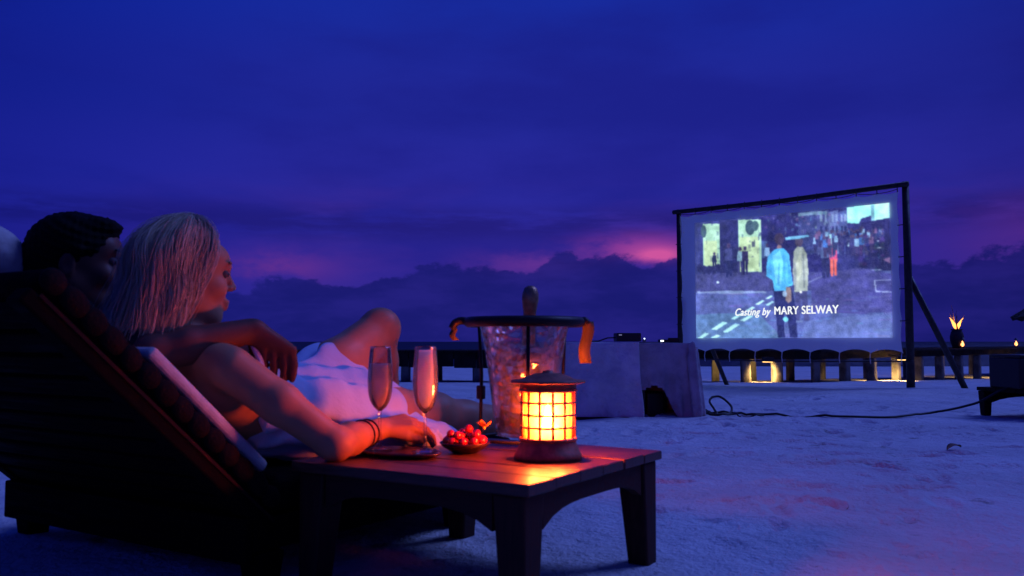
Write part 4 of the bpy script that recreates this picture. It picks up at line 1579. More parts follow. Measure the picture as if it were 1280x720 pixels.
def drink_material(name, col):
    m = bpy.data.materials.new(name)
    m.use_nodes = True
    p = m.node_tree.nodes['Principled BSDF']
    p.inputs['Base Color'].default_value = (*col, 1)
    p.inputs['Roughness'].default_value = .25
    p.inputs['Specular IOR Level'].default_value = .2
    p.inputs['Subsurface Weight'].default_value = 1.0
    p.inputs['Subsurface Radius'].default_value = (.14, .10, .08)
    p.inputs['Subsurface Scale'].default_value = 1.0
    return m


M_DRINK = drink_material('peach_fizz', (1.0, .93, .82))
M_DRINK2 = drink_material('dark_fizz', (.82, .62, .48))
M_CHERRY = mat('cherry', (.45, .012, .01), .15, spec=.6, coat=.6)


def bowl_r(z):
    zs = [.092, .100, .115, .135, .165, .20, .246]
    rs = [.004, .014, .0235, .0285, .0300, .0285, .0245]
    return float(np.interp(z, zs, rs))


def build_flute(a, b, z, label, fill, dm, cherry_z, rz=0.0):
    t = frame('champagne_flute', a, b, z, label, 'glass', None, rz)
    outer = [(0, .002), (.030, .002), (.031, .004), (.012, .0075), (.0042, .014), (.0034, .05), (.0034, .085), (.0045, .092)]
    MB().lathe(outer + [(.0045, .0925)], 28).build('stem', M_FLUTE, t, True)
    zs = np.linspace(.092, .246, 18)
    pr = [(bowl_r(v), v) for v in zs] + [(bowl_r(v) - .0011, v) for v in zs[::-1]]
    MB().lathe(pr, 32).build('bowl', M_FLUTE, t, True)
    zs = np.linspace(.096, fill, 14)
    MB().lathe([(max(.0005, bowl_r(v) - .0016), v) for v in zs] + [(.0005, fill)], 28).build('drink', dm, t, True)
    c = tag(MB().lathe([(.0005 + .0095 * math.sin(PI * k / 12), -.0095 * math.cos(PI * k / 12)) for k in range(13)], 20).build('cherry', M_CHERRY, None, True),
            'red cherry sunk at the bottom of the pale full flute' if cherry_z < .13 else 'red cherry floating in the darker half-empty flute', 'cherry', None)
    c.location = wp(a, b, z + cherry_z) + Vector((-.004 if cherry_z > .13 else 0, -.012 if cherry_z > .13 else -.006, 0))
    return t


tray = tag(MB().lathe([(0, .0), (.085, .0), (.100, .004), (.106, .010), (.103, .0115), (.085, .0065), (0, .005)], 48).build('serving_tray', mat('dark_lacquer', (.03, .012, .012), .25, spec=.5), None, True),
           'thin dark oval tray under the two champagne flutes', 'tray')
tray.location = wp(-.478, .195, TT + .002)
tray.rotation_euler = (0, 0, FA)
tray.scale = (1.15, .62, 1)
build_flute(-.412, .217, TT + .008, 'full pale pink champagne flute in front of the berry dish', .238, M_DRINK, .112)
build_flute(-.540, .205, TT + .008, 'darker champagne flute standing beside the woman\'s hand', .205, M_DRINK2, .198)


def build_dish():
    a, b = -.372, .318
    d = frame('berry_dish', a, b, TT + .002, 'shallow dark dish heaped with shiny red berries', 'dish')
    MB().lathe([(0, 0), (.030, 0), (.034, .003), (.052, .014), (.061, .024), (.059, .0255), (.048, .017), (.030, .008), (0, .007)], 36).build('bowl', mat('dark_lacquer', (.03, .012, .012), .25), d, True)
    rr = random.Random(2)
    prof = [(.0005 + .0105 * math.sin(PI * k / 10) * (1.0 - .12 * k / 10), -.0105 * math.cos(PI * k / 10)) for k in range(11)]
    first = MB().lathe(prof, 16).build('berry', M_CHERRY, None, True)
    spots = [(0, 0, .019)] + [(.024 * math.cos(k * PI / 3), .024 * math.sin(k * PI / 3), .0215) for k in range(6)] + [(.044 * math.cos(k * PI / 5 + .2), .044 * math.sin(k * PI / 5 + .2), .029) for k in range(10)] + \
            [(.014 * math.cos(k * 2.1 + .4), .014 * math.sin(k * 2.1 + .4), .039) for k in range(3)] + [(.034 * math.cos(k * 1.2), .034 * math.sin(k * 1.2), .043) for k in range(5)] + [(.008, .004, .056)]
    for i, (x, y, z) in enumerate(spots):
        o = first if i == 0 else copy_obj(first)
        o.location = wp(a + x, b + y, TT + .002 + z)
        o.rotation_euler = (rr.uniform(-.6, .6), rr.uniform(-.6, .6), rr.uniform(0, 6))
        tag(o, 'shiny red berry heaped in the shallow dark dish', 'berry', 'berries in the dish')
    # garnish flower
    g = frame('garnish_flower', a + .040, b + .022, TT + .062, 'small orange flower garnish on the heap of berries', 'flower')
    MO = mat('orange_petal', (.8, .28, .03), .6)
    for k in range(5):
        an = 2 * PI * k / 5
        c, s_ = math.cos(an), math.sin(an)
        vs = [(0, 0, 0)]
        for u, w, zz in ((.007, .006, .004), (.015, .007, .010), (.021, .0, .016)):
            vs += [(u * c - w * s_, u * s_ + w * c, zz), (u * c + w * s_, u * s_ - w * c, zz)]
        vs2 = [(x, y, z - .001) for x, y, z in vs]
        MB().add(vs + vs2, [(0, 1, 2), (1, 3, 4, 2), (3, 5, 6, 4), (7, 9, 8), (8, 9, 11, 10), (10, 11, 13, 12)]).build('petal', MO, g)
    MB().lathe([(.0005, -.006), (.004, -.003), (.004, .004), (.0005, .006)], 10).build('centre', mat('yellow_centre', (.8, .5, .05), .7), g, True)


build_dish()

# ------------------------------------------------------------------ double lounger
HB = (0.0, .124)
UB = (-.747, .665)
NB = (.665, .747)


def bk(s, t):
    return HB[0] + UB[0] * s + NB[0] * t, HB[1] + UB[1] * s + NB[1] * t


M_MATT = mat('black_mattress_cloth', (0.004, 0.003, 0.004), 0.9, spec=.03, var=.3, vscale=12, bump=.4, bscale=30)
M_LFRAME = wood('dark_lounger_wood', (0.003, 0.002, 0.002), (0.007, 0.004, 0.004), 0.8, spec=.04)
M_CREAM = mat('cream_pad_cloth', (0.50, 0.46, 0.43), 0.9, spec=.1, var=.1, vscale=30, bump=.5, bscale=60, bdist=.006)
M_TUFT = mat('dark_maroon_tuft', (0.008, 0.004, 0.005), 0.9, spec=.1, bump=.6, bscale=60)


def slab(a0, a1, s0, s1, t0, t1):
    vs = []
    for a in (a0, a1):
        for s_, t in ((s0, t0), (s1, t0), (s1, t1), (s0, t1)):
            b, z = bk(s_, t)
            vs.append((a, b, z))
    return MB().add(vs, [(0, 1, 2, 3), (7, 6, 5, 4), (0, 4, 5, 1), (1, 5, 6, 2), (2, 6, 7, 3), (3, 7, 4, 0)])


def build_lounger():
    ca, cb = -1.14, .4
    L = frame('double_lounger', ca, cb, 0, 'dark double sun lounger with raised back holding the couple', 'lounger')

    def fin(o):
        return shift(o, ca, cb, 0)
    for a in (-.675, -1.605):
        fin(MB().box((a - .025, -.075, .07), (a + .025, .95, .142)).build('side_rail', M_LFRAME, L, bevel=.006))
        for b in (-.03, .70):
            fin(MB().frustum((a, b, -.012), (.028, .028), (a, b, .069), (.036, .036)).build('leg', M_LFRAME, L, bevel=.004))
    for b in (-.10, .952):
        fin(MB().box((-1.63, b, .05), (-.65, b + .024, .150)).build('end_rail', M_LFRAME, L, bevel=.005))
    for i in range(11):
        b = -.06 + i * .091
        fin(MB().box((-1.578, b, .112), (-.702, b + .065, .134)).build('slat', M_LFRAME, L, bevel=.003))
    bf = fin(slab(-.70, -.65, 0.0, .76, -.038, -.006).build('backrest_stile', M_LFRAME, L, bevel=.005))
    fin(slab(-1.63, -1.58, 0.0, .76, -.038, -.006).build('backrest_stile', M_LFRAME, L, bevel=.005))
    for i in range(11):
        s0 = .02 + i * .066
        fin(slab(-1.578, -.702, s0, s0 + .052, -.032, -.010).build('backrest_slat', M_LFRAME, L, bevel=.003))
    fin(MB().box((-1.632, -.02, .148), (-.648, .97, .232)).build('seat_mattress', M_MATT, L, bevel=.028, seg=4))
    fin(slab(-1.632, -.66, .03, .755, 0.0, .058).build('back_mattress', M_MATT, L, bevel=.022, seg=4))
    # row of stuffed tufts down the near and far edges of the back mattress
    tm = MB().lathe([(.0005 + .020 * math.sin(PI * k / 10) ** .8, -.031 * math.cos(PI * k / 10)) for k in range(11)], 14).mesh('edge_tuft')
    tm.materials.append(M_TUFT)
    for a in (-.657, -1.635):
        for i in range(14):
            b, z = bk(.06 + i * .052, .030)
            o = link_mesh('edge_tuft', tm, None, L, True)
            o.location = (a - ca, b - cb, z)
            o.rotation_euler = (R(48) + random.uniform(-.2, .2), 0, random.uniform(-.2, .2))
            o.scale = (.7, 1.15, random.uniform(.85, 1.05))
    # cream pad on the back
    cp = slab(-1.60, -.668, .10, .50, .062, .090).build('cream_pad', M_CREAM, L, bevel=.011, seg=3)
    fin(cp)
    fin(slab(-.6505, -.6475, .02, .74, -.010, -.003).build('edge_piping', mat('maroon_piping', (.02, .006, .006), .8, spec=.1), L))
    return L


build_lounger()


def build_pillow():
    a, b, z = -1.52, -.265, .60
    f = Field((-.26, -.26, -.14), (.26, .26, .14), .009)
    x, y, zz = f.grid()
    q = (np.abs(x / .21) ** 3.2 + np.abs(y / .22) ** 3.2) ** (1 / 3.2)
    th = .085 * np.clip(1 - q ** 2.6, 0, 1) ** .55 + .004
    f.d = np.where(q < 1.06, np.abs(zz) - th, .3).astype(np.float32)
    f.d = np.minimum(np.maximum(f.d, (q - 1.0) * .2), .3)
    f.push(lambda x, y, z: .003 * np.sin(x * 40 + y * 22) + .002 * np.sin(y * 63 - x * 17))
    o = f.build('pillow', M_CREAM, None, 2)
    b_, z_ = bk(.55, .272)
    o.matrix_world = Matrix.Translation(wp(-1.50, b_, z_)) @ Matrix.Rotation(FA, 4, 'Z') @ Matrix.Rotation(R(-41), 4, 'X')
    tag(o, 'large cream pillow propped on the lounger back beyond the man\'s head', 'pillow')
    # dark bolster underneath it
    g = Field((-.30, -.30, -.16), (.30, .30, .16), .01)
    g.cone((-.10, -.1, 0), (.10, -.1, 0), .085, .085, .05).cone((-.10, .1, 0), (.10, .1, 0), .085, .085, .05)
    g2 = g.build('bolster', M_MATT, None, 2)
    b_, z_ = bk(.55, .130)
    g2.matrix_world = Matrix.Translation(wp(-1.50, b_, z_)) @ Matrix.Rotation(FA, 4, 'Z') @ Matrix.Rotation(R(-41), 4, 'X')
    tag(g2, 'dark bolster cushion under the cream pillow behind the man', 'cushion')


build_pillow()

# ------------------------------------------------------------------ the couple
M_SKIN_W = mat('fair_skin', (0.46, 0.20, 0.105), 0.5, spec=.22, var=.06, vscale=14, sss=.12, bump=.12, bscale=220, bdist=.001)
M_SKIN_M = mat('brown_skin', (0.13, 0.055, 0.038), 0.55, spec=.2, var=.08, vscale=14, sss=.08, bump=.12, bscale=220, bdist=.001)
M_EYE = mat('eye_white', (.10, .085, .08), .8, spec=.1)
M_IRIS = mat('eye_iris', (.02, .012, .01), .15)
M_BROW = mat('brow_hair', (.05, .03, .02), .8)
M_LIP = mat('lips', (.35, .10, .09), .4)


def head_axes(fwd):
    f = np.array(fwd, float)
    f /= np.linalg.norm(f)
    s = np.array((-f[1], f[0], 0.0))
    s /= np.linalg.norm(s)
    u = np.cross(f, s)
    return np.array([f, s, u])


def head(F_, c, M, k=1.0, male=False):
    c = np.array(c)
    at = lambda x, y, z: c + k * (M[0] * x + M[1] * y + M[2] * z)
    F_.ell(at(-.014, 0, .030), np.array((.094, .074, .084)) * k, .02, M)
    F_.ell(at(.022, 0, -.030), np.array((.064, .058, .078)) * k, .03, M)
    F_.ell(at(.056, 0, .040), np.array((.036, .050, .040)) * k, .02, M)            # forehead
    jr = .030 if male else .024
    F_.cone(at(.058, .014, -.090), at(.058, -.014, -.090), jr * .8 * k, jr * .8 * k, .025)  # chin
    for sg in (-1, 1):
        F_.cone(at(-.008, sg * .052, -.045), at(.05, sg * .022, -.088), (.022 if male else .017) * k, .016 * k, .03)   # jaw
        F_.ell(at(.060, sg * .036, -.024), np.array((.024, .022, .022)) * k, .02, M)     # cheek
        F_.ell(at(.100, sg * .032, .010), np.array((.018, .019, .014)) * k, .012, M, True)   # eye socket
        F_.ell(at(-.012, sg * .076, -.006), np.array((.018, .009, .030)) * k, .006, M)        # ear
        F_.ell(at(-.009, sg * .085, -.004), np.array((.010, .006, .017)) * k, .005, M, True)
    F_.cone(at(.083, .026, .028), at(.083, -.026, .028), .010 * k, .010 * k, .012)    # brow ridge
    F_.cone(at(.087, 0, .014), at(.103 if not male else .107, 0, -.018), .006 * k, (.0105 if male else .0082) * k, .010)         # nose
    F_.cone(at(.095, .008, -.022), at(.095, -.008, -.022), .0062 * k, .0062 * k, .007)
    F_.cone(at(.087, .014, -.054), at(.087, -.014, -.054), .0075 * k, .0075 * k, .008)    # lips
    F_.cone(at(.085, .011, -.066), at(.085, -.011, -.066), .008 * k, .008 * k, .008)
    return at


def face_bits(at, M, k, parent, off, brow):
    for sg in (-1, 1):
        e = MB()
        c = at(.0745, sg * .032, .011)
        o = MB().lathe([(.0005 + 0.0112 * k * math.sin(PI * i / 10), -.0112 * k * math.cos(PI * i / 10)) for i in range(11)], 16).build('eye', M_EYE, parent, True)
        o.location = Vector(c) - Vector(off)
        p = at(.0745 + .0095, sg * .033, .010)
        ir = MB().lathe([(.0005 + .0055 * k * math.sin(PI * i / 8), -.0035 * k * math.cos(PI * i / 8)) for i in range(9)], 12).build('iris', M_IRIS, o, True)
        ir.location = Vector(p) - Vector(c)
        ir.rotation_euler = Vector(M[0]).to_track_quat('Z', 'Y').to_euler()
        pts = [at(.0895 - .010 * abs(t - .35) ** 1.5, sg * (.014 + .036 * t), .032 + .006 * math.sin(t * 2.4)) for t in np.linspace(0, 1, 7)]
        b = MB().tube(pts, [.002, .004, .0042, .004, .0035, .003, .0015], 6).build('eyebrow', brow, parent, True)
        b.location = -Vector(off)


def build_woman():
    base = (-.85, .25, .235)
    w = frame('person', *base, 'blonde woman in a white wrap reclining with one knee raised, hand by the flutes', 'person')
    shR, shL = np.array((-.716, -.085, .466)), np.array((-1.02, -.10, .495))
    elR, wrR = np.array((-.53, .047, .303)), np.array((-.582, .256, .318))
    neck = np.array((-.878, -.105, .535))
    hc = np.array((-.876, -.088, .680))
    M = head_axes((.50, .86, -.04))
    f = Field((-1.20, -.30, .19), (-.44, 1.28, .84), .0045)
    # trunk
    f.cone((-.80, -.04, .43), (-.94, -.04, .44), .078, .078, .04)
    f.cone((-.82, .03, .395), (-.92, .03, .395), .082, .082, .04)
    f.cone((-.83, .10, .355), (-.90, .10, .355), .080, .080, .05)
    f.cone((-.80, .22, .335), (-.92, .22, .335), .090, .090, .05)
    f.cone((-.805, .28, .325), (-.915, .28, .325), .088, .088, .05)
    for sg in (-1, 1):
        f.ell((-.87 + sg * .065, .045, .465), (.055, .05, .045), .03)
    f.chain([shR + (-.03, 0, .012), neck, shL + (.03, 0, .008)], [.046, .05, .046], .03)
    f.chain([neck - (0, .01, .02), neck + (-.004, .010, .06), hc - M[2] * .06 - M[0] * .015], [.052, .045, .047], .03)
    at = head(f, hc, M, 1.0)
    # near arm resting on the table edge
    f.chain([shR, shR * .55 + elR * .45 + (.004, 0, .0), elR], [.050, .044, .036], .02)
    f.chain([elR, elR * .7 + wrR * .3, wrR], [.037, .037, .025], .015)
    # near hand, relaxed
    br = np.array((-.72, .42, .28))
    br /= np.linalg.norm(br)           # across the knuckles
    fw = np.array((.42, .86, -.04))
    fw /= np.linalg.norm(fw)
    kn = wrR + fw * .078 + np.array((0, 0, .012))
    for i, off in enumerate((-.034, -.0115, .0115, .033)):
        k0 = kn + br * off - fw * (.006 if i in (0, 3) else 0)
        f.chain([wrR + br * off * .55, k0], [.016, .0115], .012)
        ln = (.036, .041, .039, .031)[i]
        d1 = fw * .9 + np.array((.1, 0, -.28))
        d2 = fw * .55 + np.array((.16, 0, -.75))
        d3 = fw * .25 + np.array((.1, 0, -.9))
        p1 = k0 + d1 * ln
        p2 = p1 + d2 * ln * .62
        p3 = p2 + d3 * ln * .45
        f.chain([k0, p1, p2, p3], [.0098, .0088, .0080, .0068], .004)
    t0 = wrR + fw * .02 - br * .026
    t1 = t0 + fw * .035 - br * .014 - np.array((0, 0, .004))
    f.chain([t0, t1, t1 + fw * .030 + br * .002 - np.array((0, 0, .010)), t1 + fw * .05 + br * .01 - np.array((0, 0, .016))], [.013, .0115, .0098, .0075], .006)
    # far arm across the lap
    elL, wrL = np.array((-1.085, .10, .39)), np.array((-1.0, .30, .43))
    f.chain([shL, elL, wrL], [.048, .036, .025], .015)
    f.chain([wrL, wrL + (.03, .07, .0), wrL + (.045, .14, -.035)], [.025, .028, .014], .015)
    # legs: far knee raised, near leg lying out
    hipR, hipL = np.array((-.785, .27, .325)), np.array((-.925, .27, .325))
    knL, anL = np.array((-.895, .600, .568)), np.array((-1.005, .79, .275))
    f.chain([hipL, hipL * .5 + knL * .5 + (0, 0, .004), knL], [.092, .080, .056], .03)
    f.ell(knL + (0, .012, .006), (.050, .050, .050), .03)
    f.chain([knL, knL * .66 + anL * .34 + (0, -.016, 0), anL], [.053, .052, .032], .02)
    f.chain([anL, anL + (.005, .06, -.012), anL + (.02, .15, -.018)], [.030, .028, .018], .02)
    knR, anR = np.array((-.735, .665, .318)), np.array((-.675, 1.03, .278))
    f.chain([hipR, hipR * .5 + knR * .5 + (0, 0, .006), knR], [.092, .082, .058], .03)
    f.ell(knR + (.0, .0, .012), (.048, .05, .046), .03)
    f.chain([knR, knR * .66 + anR * .34 + (0, 0, -.008), anR], [.055, .054, .034], .02)
    f.chain([anR, anR + (.012, .05, .0), anR + (.03, .10, .045), anR + (.038, .13, .075)], [.034, .033, .026, .016], .015)
    shift(f.build('body', M_SKIN_W, w), *base)
    face_bits(at, M, 1.0, w, base, mat('fair_brow', (.22, .13, .07), .8))
    # white wrap
    d = Field((-1.12, -.10, .20), (-.50, .66, .62), .0042)
    d.cone((-.80, -.02, .43), (-.94, -.02, .44), .090, .090, .04)
    d.cone((-.82, .03, .395), (-.92, .03, .395), .094, .094, .04)
    d.cone((-.83, .10, .358), (-.90, .10, .358), .094, .094, .05)
    d.cone((-.80, .22, .338), (-.92, .22, .338), .103, .103, .05)
    for sg in (-1, 1):
        d.ell((-.87 + sg * .065, .045, .468), (.064, .059, .054), .03)
    d.chain([hipL, hipL + (knL - hipL) * .40], [.104, .092], .03)
    d.chain([hipR, hipR + (knR - hipR) * .44], [.104, .094], .03)
    d.cone((-.86, .26, .35), (-.84, .42, .36), .10, .085, .05)
    d.chain([(-.70, .28, .29), (-.635, .36, .275), (-.595, .47, .262)], [.055, .044, .036], .04)
    for (x0, y0, x1, y1, z1, r1) in ((-.68, .40, -.585, .455, .277, .020), (-.68, .44, -.60, .515, .270, .022), (-.70, .34, -.570, .400, .275, .018), (-.69, .48, -.63, .57, .262, .022)):
        d.chain([(x0, y0, .285), (x1, y1, z1), (x1 + .03, y1 + .035, .245)], [.045, r1, .010], .016)
    d.cut(lambda x, y, z: -(y - .012 + .18 * (z - .46)) + .010 * np.sin(x * 30))
    def folds(x, y, z):
        p_ = x * 42 + z * 26 - y * 15 + 1.6 * np.sin(y * 8 + x * 4)
        return .011 - .026 * np.abs(np.sin(p_)) ** .5 + .0035 * np.sin(2.3 * p_ + 1 + y * 12) + .0012 * np.sin(y * 90 + x * 60)
    d.push(folds)
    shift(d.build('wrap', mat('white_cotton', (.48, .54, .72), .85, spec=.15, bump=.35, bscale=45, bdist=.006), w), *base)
    # bracelets
    M_BR = mat('dark_bracelet', (.05, .01, .01), .4)
    ax = (wrR - elR) / np.linalg.norm(wrR - elR)
    a1 = np.cross(ax, (0, 0, 1))
    a1 /= np.linalg.norm(a1)
    a2 = np.cross(ax, a1)
    for t, r_ in ((.56, .0345), (.68, .0325)):
        c = elR + (wrR - elR) * t
        pts = [c + (a1 * math.cos(2 * PI * k / 28) + a2 * math.sin(2 * PI * k / 28)) * r_ - np.array(base) for k in range(28)]
        MB().tube(pts, .0018, 6, closed=True).build('bracelet', M_BR, w, True)
    # long blonde hair: an inner mass and combed locks
    M_HAIR = bpy.data.materials.new('blonde_hair')
    M_HAIR.use_nodes = True
    t_ = M_HAIR.node_tree
    q = NT(t_)
    p = t_.nodes['Principled BSDF']
    at_ = q.n('ShaderNodeAttribute', attribute_name='lock')
    t_.links.new(q.mix(at_.outputs['Fac'], (.34, .25, .14), (.66, .55, .38)), p.inputs['Base Color'])
    p.inputs['Roughness'].default_value = .5
    p.inputs['Specular IOR Level'].default_value = .35
    h = Field((-1.12, -.34, .38), (-.70, .06, .85), .006)
    h.ell(at(-.018, 0, .034), (.096, .081, .087), .02, M)
    h.ell(at(-.052, 0, -.02), (.068, .080, .10), .03, M)
    h.chain([at(-.065, .0, -.04), at(-.092, .01, -.14), at(-.102, .02, -.21)], [.066, .062, .034], .03)
    h.chain([at(-.035, -.042, -.04), at(-.045, -.046, -.13), at(-.055, -.05, -.20)], [.046, .044, .022], .03)
    fc = at(.062, 0, -.03)
    h.ell(fc, (.058, .090, .105), .015, M, True)
    h.push(lambda x, y, z: .003 * np.sin(x * 150 + z * 20) + .003 * np.sin(y * 130 - z * 26))
    core = h.build('hair', mat('blonde_hair_inner', (.30, .22, .13), .8, var=.45, vscale=90, stretch=(1, 1, .08), bump=1.0, bscale=120, bdist=.004), w)
    shift(core, *base)
    rr = np.random.default_rng(8)
    ns, nseg = 9000, 17
    side = rr.choice((-1.0, -1.0, 1.0), ns)
    ph = rr.uniform(R(40), R(180), ns)              # 0 = forward, 180 = back
    lay = rr.uniform(0, 1, ns) ** 1.3
    stray = (rr.random(ns) < .06) * rr.uniform(.004, .016, ns)
    ln = rr.uniform(.78, 1.16, ns)
    ro = .001 + .012 * lay + stray
    cl = np.floor(ph * 10 + side * 3 + rr.normal(0, .35, ns))               # neighbouring strands wave together in locks
    wph = (np.sin(cl * 12.9) * 43.7) % 6.28 + rr.normal(0, .6, ns)
    wv = .005 + .012 * (np.sin(cl * 7.3) * .5 + .5) + rr.normal(0, .002, ns)
    jx, jy = rr.normal(0, .0065, ns), rr.normal(0, .006, ns)
    P_ = np.zeros((ns, nseg, 3))
    tm = .45
    thm = R(100) + .04
    backf = -np.cos(ph) * .5 + .5
    pend = ph + R(30) * (1 - backf)
    lx = -.018 + (.098 + ro) * np.cos(pend) * math.sin(thm) + .022 * (1 - math.sin(thm))
    ly = (.078 + ro) * np.sin(pend) * math.sin(thm) * side
    lz = .034 + (.090 + ro) * math.cos(thm)
    backf = -np.cos(ph) * .5 + .5
    for k in range(nseg):
        s_ = k / (nseg - 1) * ln
        th = np.minimum(s_ / tm, 1) * R(100) + .04
        pe = ph + R(30) * (1 - backf) * np.minimum(s_ / tm, 1) ** 1.3
        x0 = -.018 + (.098 + ro) * np.cos(pe) * np.sin(th) + .022 * (1 - np.sin(th))
        y0 = (.078 + ro) * np.sin(pe) * np.sin(th) * side
        z0 = .034 + (.090 + ro) * np.cos(th)
        t = np.clip((s_ - tm) / (1 - tm), 0, 2)
        x1 = lx - t * (.022 + .05 * (1 - backf)) - .030 * t * t
        y1 = ly * (1 - .12 * t) + jy * t * 2
        z1 = lz - t * (.200 + .035 * backf)
        h_ = s_ > tm
        w_ = wv * np.clip(s_ * 2, 0, 1)
        x = np.where(h_, x1, x0) + w_ * np.sin(8.5 * s_ + wph) + jx * (.3 + 2.2 * s_)
        y = np.where(h_, y1, y0) + w_ * np.sin(8 * s_ + wph + 1.1) * side
        z = np.where(h_, z1, z0)
        P_[:, k] = hc - np.array(base) + x[:, None] * M[0] + y[:, None] * M[1] + z[:, None] * M[2]
    tan = np.gradient(P_, axis=1)
    tan /= np.linalg.norm(tan, axis=2, keepdims=True) + 1e-9
    outv = P_ - (at(-.03, 0, -.02) - np.array(base))
    sv = np.cross(tan, outv)
    sv /= np.linalg.norm(sv, axis=2, keepdims=True) + 1e-9
    nv_ = np.cross(sv, tan)
    tp = np.clip(np.minimum(1.0, (1 - np.linspace(0, 1, nseg)) * 4 + .12), 0, 1)[None, :, None] * rr.uniform(.0005, .0012, ns)[:, None, None]
    V = np.stack([P_ + sv * tp, P_ + nv_ * tp * .7, P_ - sv * tp], 2).reshape(-1, 3)
    a0 = (np.arange(ns)[:, None] * nseg + np.arange(nseg - 1)[None]).ravel() * 3
    Fq = np.concatenate([np.stack([a0 + u, a0 + (u + 1) % 3, a0 + 3 + (u + 1) % 3, a0 + 3 + u], 1) for u in range(3)])
    V = [V]
    att = np.repeat(np.clip(.55 + .12 * np.sin(cl * 5.1) + rr.normal(0, .22, ns), 0, 1), nseg * 3)
    me = np_mesh('hair_locks', np.concatenate(V), np.array(Fq))
    ca = me.attributes.new('lock', 'FLOAT', 'POINT')
    ca.data.foreach_set('value', np.array(att, np.float32))
    o = link_mesh('hair_locks', me, M_HAIR, w, True)
    o['kind'] = 'stuff'
    return w


build_woman()


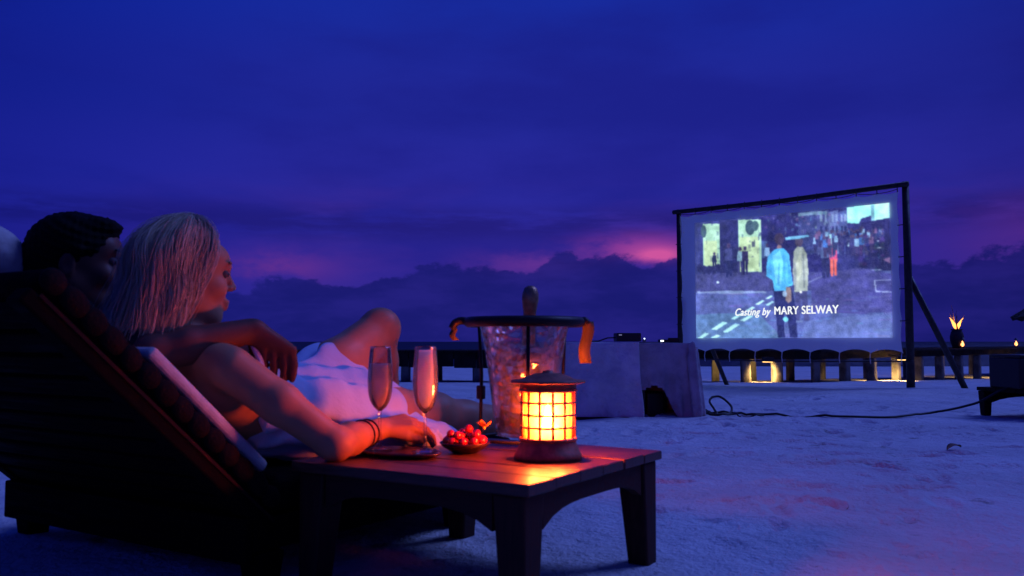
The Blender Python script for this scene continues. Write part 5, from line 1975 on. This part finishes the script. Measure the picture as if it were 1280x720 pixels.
def build_man():
    base = (-1.25, .28, .235)
    w = frame('person', *base, 'dark-haired man in a black shirt, arm around the woman\'s shoulder', 'person')
    shR, shL = np.array((-1.085, -.15, .520)), np.array((-1.42, -.13, .50))
    elR, wrR = np.array((-.835, -.205, .505)), np.array((-.742, -.010, .556))
    neck = np.array((-1.245, -.160, .568))
    hc = np.array((-1.246, -.132, .722))
    M = head_axes((.66, .75, -.03))
    f = Field((-1.62, -.34, .19), (-.60, 1.02, .89), .0045)
    f.cone((-1.17, -.06, .45), (-1.33, -.06, .45), .095, .095, .04)
    f.cone((-1.19, .04, .40), (-1.31, .04, .40), .095, .095, .05)
    f.cone((-1.19, .14, .36), (-1.31, .14, .36), .092, .092, .05)
    f.cone((-1.18, .26, .335), (-1.32, .26, .335), .094, .094, .05)
    f.chain([shR, neck - (0, 0, .01), shL], [.058, .065, .058], .03)
    f.chain([neck - (0, .01, .03), hc - M[2] * .055 - M[0] * .02], [.060, .058], .03)
    at = head(f, hc, M, 1.06, True)
    f.chain([shR, shR * .5 + elR * .5, elR], [.056, .050, .041], .02)
    f.chain([elR, elR * .68 + wrR * .32, wrR], [.042, .042, .028], .015)
    # hand hanging over her shoulder
    br = np.array((.80, .60, -.05))
    br /= np.linalg.norm(br)
    dn = np.array((.30, .28, -.62))
    kn = wrR + np.array((.043, .040, -.040))
    for i, off in enumerate((-.032, -.011, .011, .031)):
        k0 = kn + br * off + np.array((0, 0, (-.004, .002, .002, -.005)[i]))
        f.chain([wrR + br * off * .5, k0], [.019, .0135], .012)
        ln = (.040, .046, .043, .034)[i]
        p1 = k0 + np.array((.05, .06, -.98)) * ln + br * off * .10
        p2 = p1 + np.array((-.06, -.04, -.98)) * ln * .62
        p3 = p2 + np.array((-.14, -.08, -.95)) * ln * .45
        f.chain([k0, p1, p2, p3], [.0112, .0098, .0090, .0074], .003)
    t0 = wrR + np.array((.004, .02, -.016)) - br * .018
    t1 = t0 + np.array((-.006, .016, -.040))
    f.chain([t0, t1, t1 + (.004, .012, -.032), t1 + (.010, .016, -.052)], [.015, .013, .0108, .0085], .006)
    # far arm and legs
    elL, wrL = np.array((-1.50, .06, .40)), np.array((-1.36, .26, .44))
    f.chain([shL, elL, wrL], [.055, .042, .029], .015)
    f.chain([wrL, wrL + (.05, .07, -.005), wrL + (.08, .13, -.03)], [.029, .030, .016], .015)
    for a in (-1.175, -1.335):
        f.chain([(a, .28, .325), (a, .62, .325), (a + .01, .90, .275)], [.09, .062, .038], .03)
        f.chain([(a + .01, .90, .275), (a + .01, .93, .30), (a + .01, .955, .335)], [.038, .034, .02], .015)
    shift(f.build('body', M_SKIN_M, w), *base)
    face_bits(at, M, 1.06, w, base, mat('black_brow', (.008, .006, .006), .8))
    # shirt
    d = Field((-1.62, -.34, .19), (-.78, .36, .68), .006)
    d.cone((-1.17, -.06, .45), (-1.33, -.06, .45), .108, .108, .04)
    d.cone((-1.19, .04, .40), (-1.31, .04, .40), .110, .110, .05)
    d.cone((-1.19, .14, .362), (-1.31, .14, .362), .108, .108, .05)
    d.cone((-1.18, .26, .338), (-1.32, .26, .338), .106, .106, .05)
    d.chain([shR, neck - (0, 0, .03), shL], [.074, .078, .074], .03)
    d.chain([neck - (0, .0, .03), neck + (.0, .008, .020)], [.074, .066], .02)
    sl = shR + (elR - shR) * .80
    d.chain([shR, sl], [.076, .066], .02)
    d.chain([shL, shL + (elL - shL) * .6], [.076, .066], .02)
    d.push(lambda x, y, z: .004 * np.sin(x * 60 + z * 34) + .003 * np.sin(y * 75 - x * 30))
    M_SHIRT = mat('black_shirt', (.012, .011, .016), .85, spec=.15, bump=.2, bscale=80)
    shift(d.build('shirt', M_SHIRT, w), *base)
    c = Field((-1.36, -.28, .50), (-1.10, -.02, .70), .005)
    c.cone(neck + (0, .0, .005), neck + (.002, .012, .040), .069, .071, .01)
    c.ell(neck + (.003, .018, .070), (.060, .060, .045), .008, None, True)
    shift(c.build('collar', M_SHIRT, w), *base)
    # pale inner collar edge
    pts = []
    for k in range(28):
        an = 2 * PI * k / 28
        pts.append(neck + np.array((.002 + .0705 * math.cos(an), .014 + .0705 * math.sin(an), .040 - .012 * math.sin(an))) - np.array(base))
    MB().tube(pts, .0035, 6, closed=True).build('collar_trim', mat('white_trim', (.7, .7, .72), .7), w, True)
    # trousers
    tr = Field((-1.50, .14, .19), (-1.02, .92, .46), .007)
    tr.cone((-1.18, .27, .335), (-1.32, .27, .335), .108, .108, .04)
    for a in (-1.175, -1.335):
        tr.chain([(a, .28, .327), (a, .62, .327), (a + .01, .86, .285)], [.103, .076, .058], .03)
    tr.push(lambda x, y, z: .004 * np.sin(y * 60 + z * 34) + .003 * np.sin(y * 95 - x * 30))
    shift(tr.build('trousers', mat('dark_trousers', (.02, .02, .03), .85, spec=.15), w), *base)
    # short black hair
    h = Field((-1.40, -.30, .62), (-1.06, .04, .87), .0045)
    k = 1.06
    h.ell(at(-.018, 0, .036), np.array((.103, .083, .090)) * k, .02, M)
    h.ell(at(-.060, 0, -.005), np.array((.060, .076, .085)) * k, .02, M)
    h.ell(at(.040, 0, .092), np.array((.050, .055, .024)) * k, .02, M)
    for sg in (-1, 1):
        h.cone(at(.012, sg * .074, .03), at(.006, sg * .073, -.022), .014, .008, .01)
        h.ell(at(.050, sg * .082, -.020), np.array((.052, .030, .052)) * k, .01, M, True)
        h.ell(at(-.010, sg * .088, -.008), np.array((.022, .022, .030)) * k, .006, M, True)
    h.ell(at(.085, 0, -.012), np.array((.064, .09, .078)) * k, .008, M, True)
    h.ell(at(-.03, 0, -.135), np.array((.10, .10, .07)) * k, .012, M, True)
    h.push(lambda x, y, z: .0022 * np.sin(x * 300 + z * 120) * np.sin(y * 280 - z * 90) + .0018 * np.sin(z * 340 + x * 200))
    shift(h.build('hair', mat('black_hair', (.004, .003, .003), .7, spec=.08, bump=.8, bscale=240, bdist=.003), w), *base)
    return w


build_man()
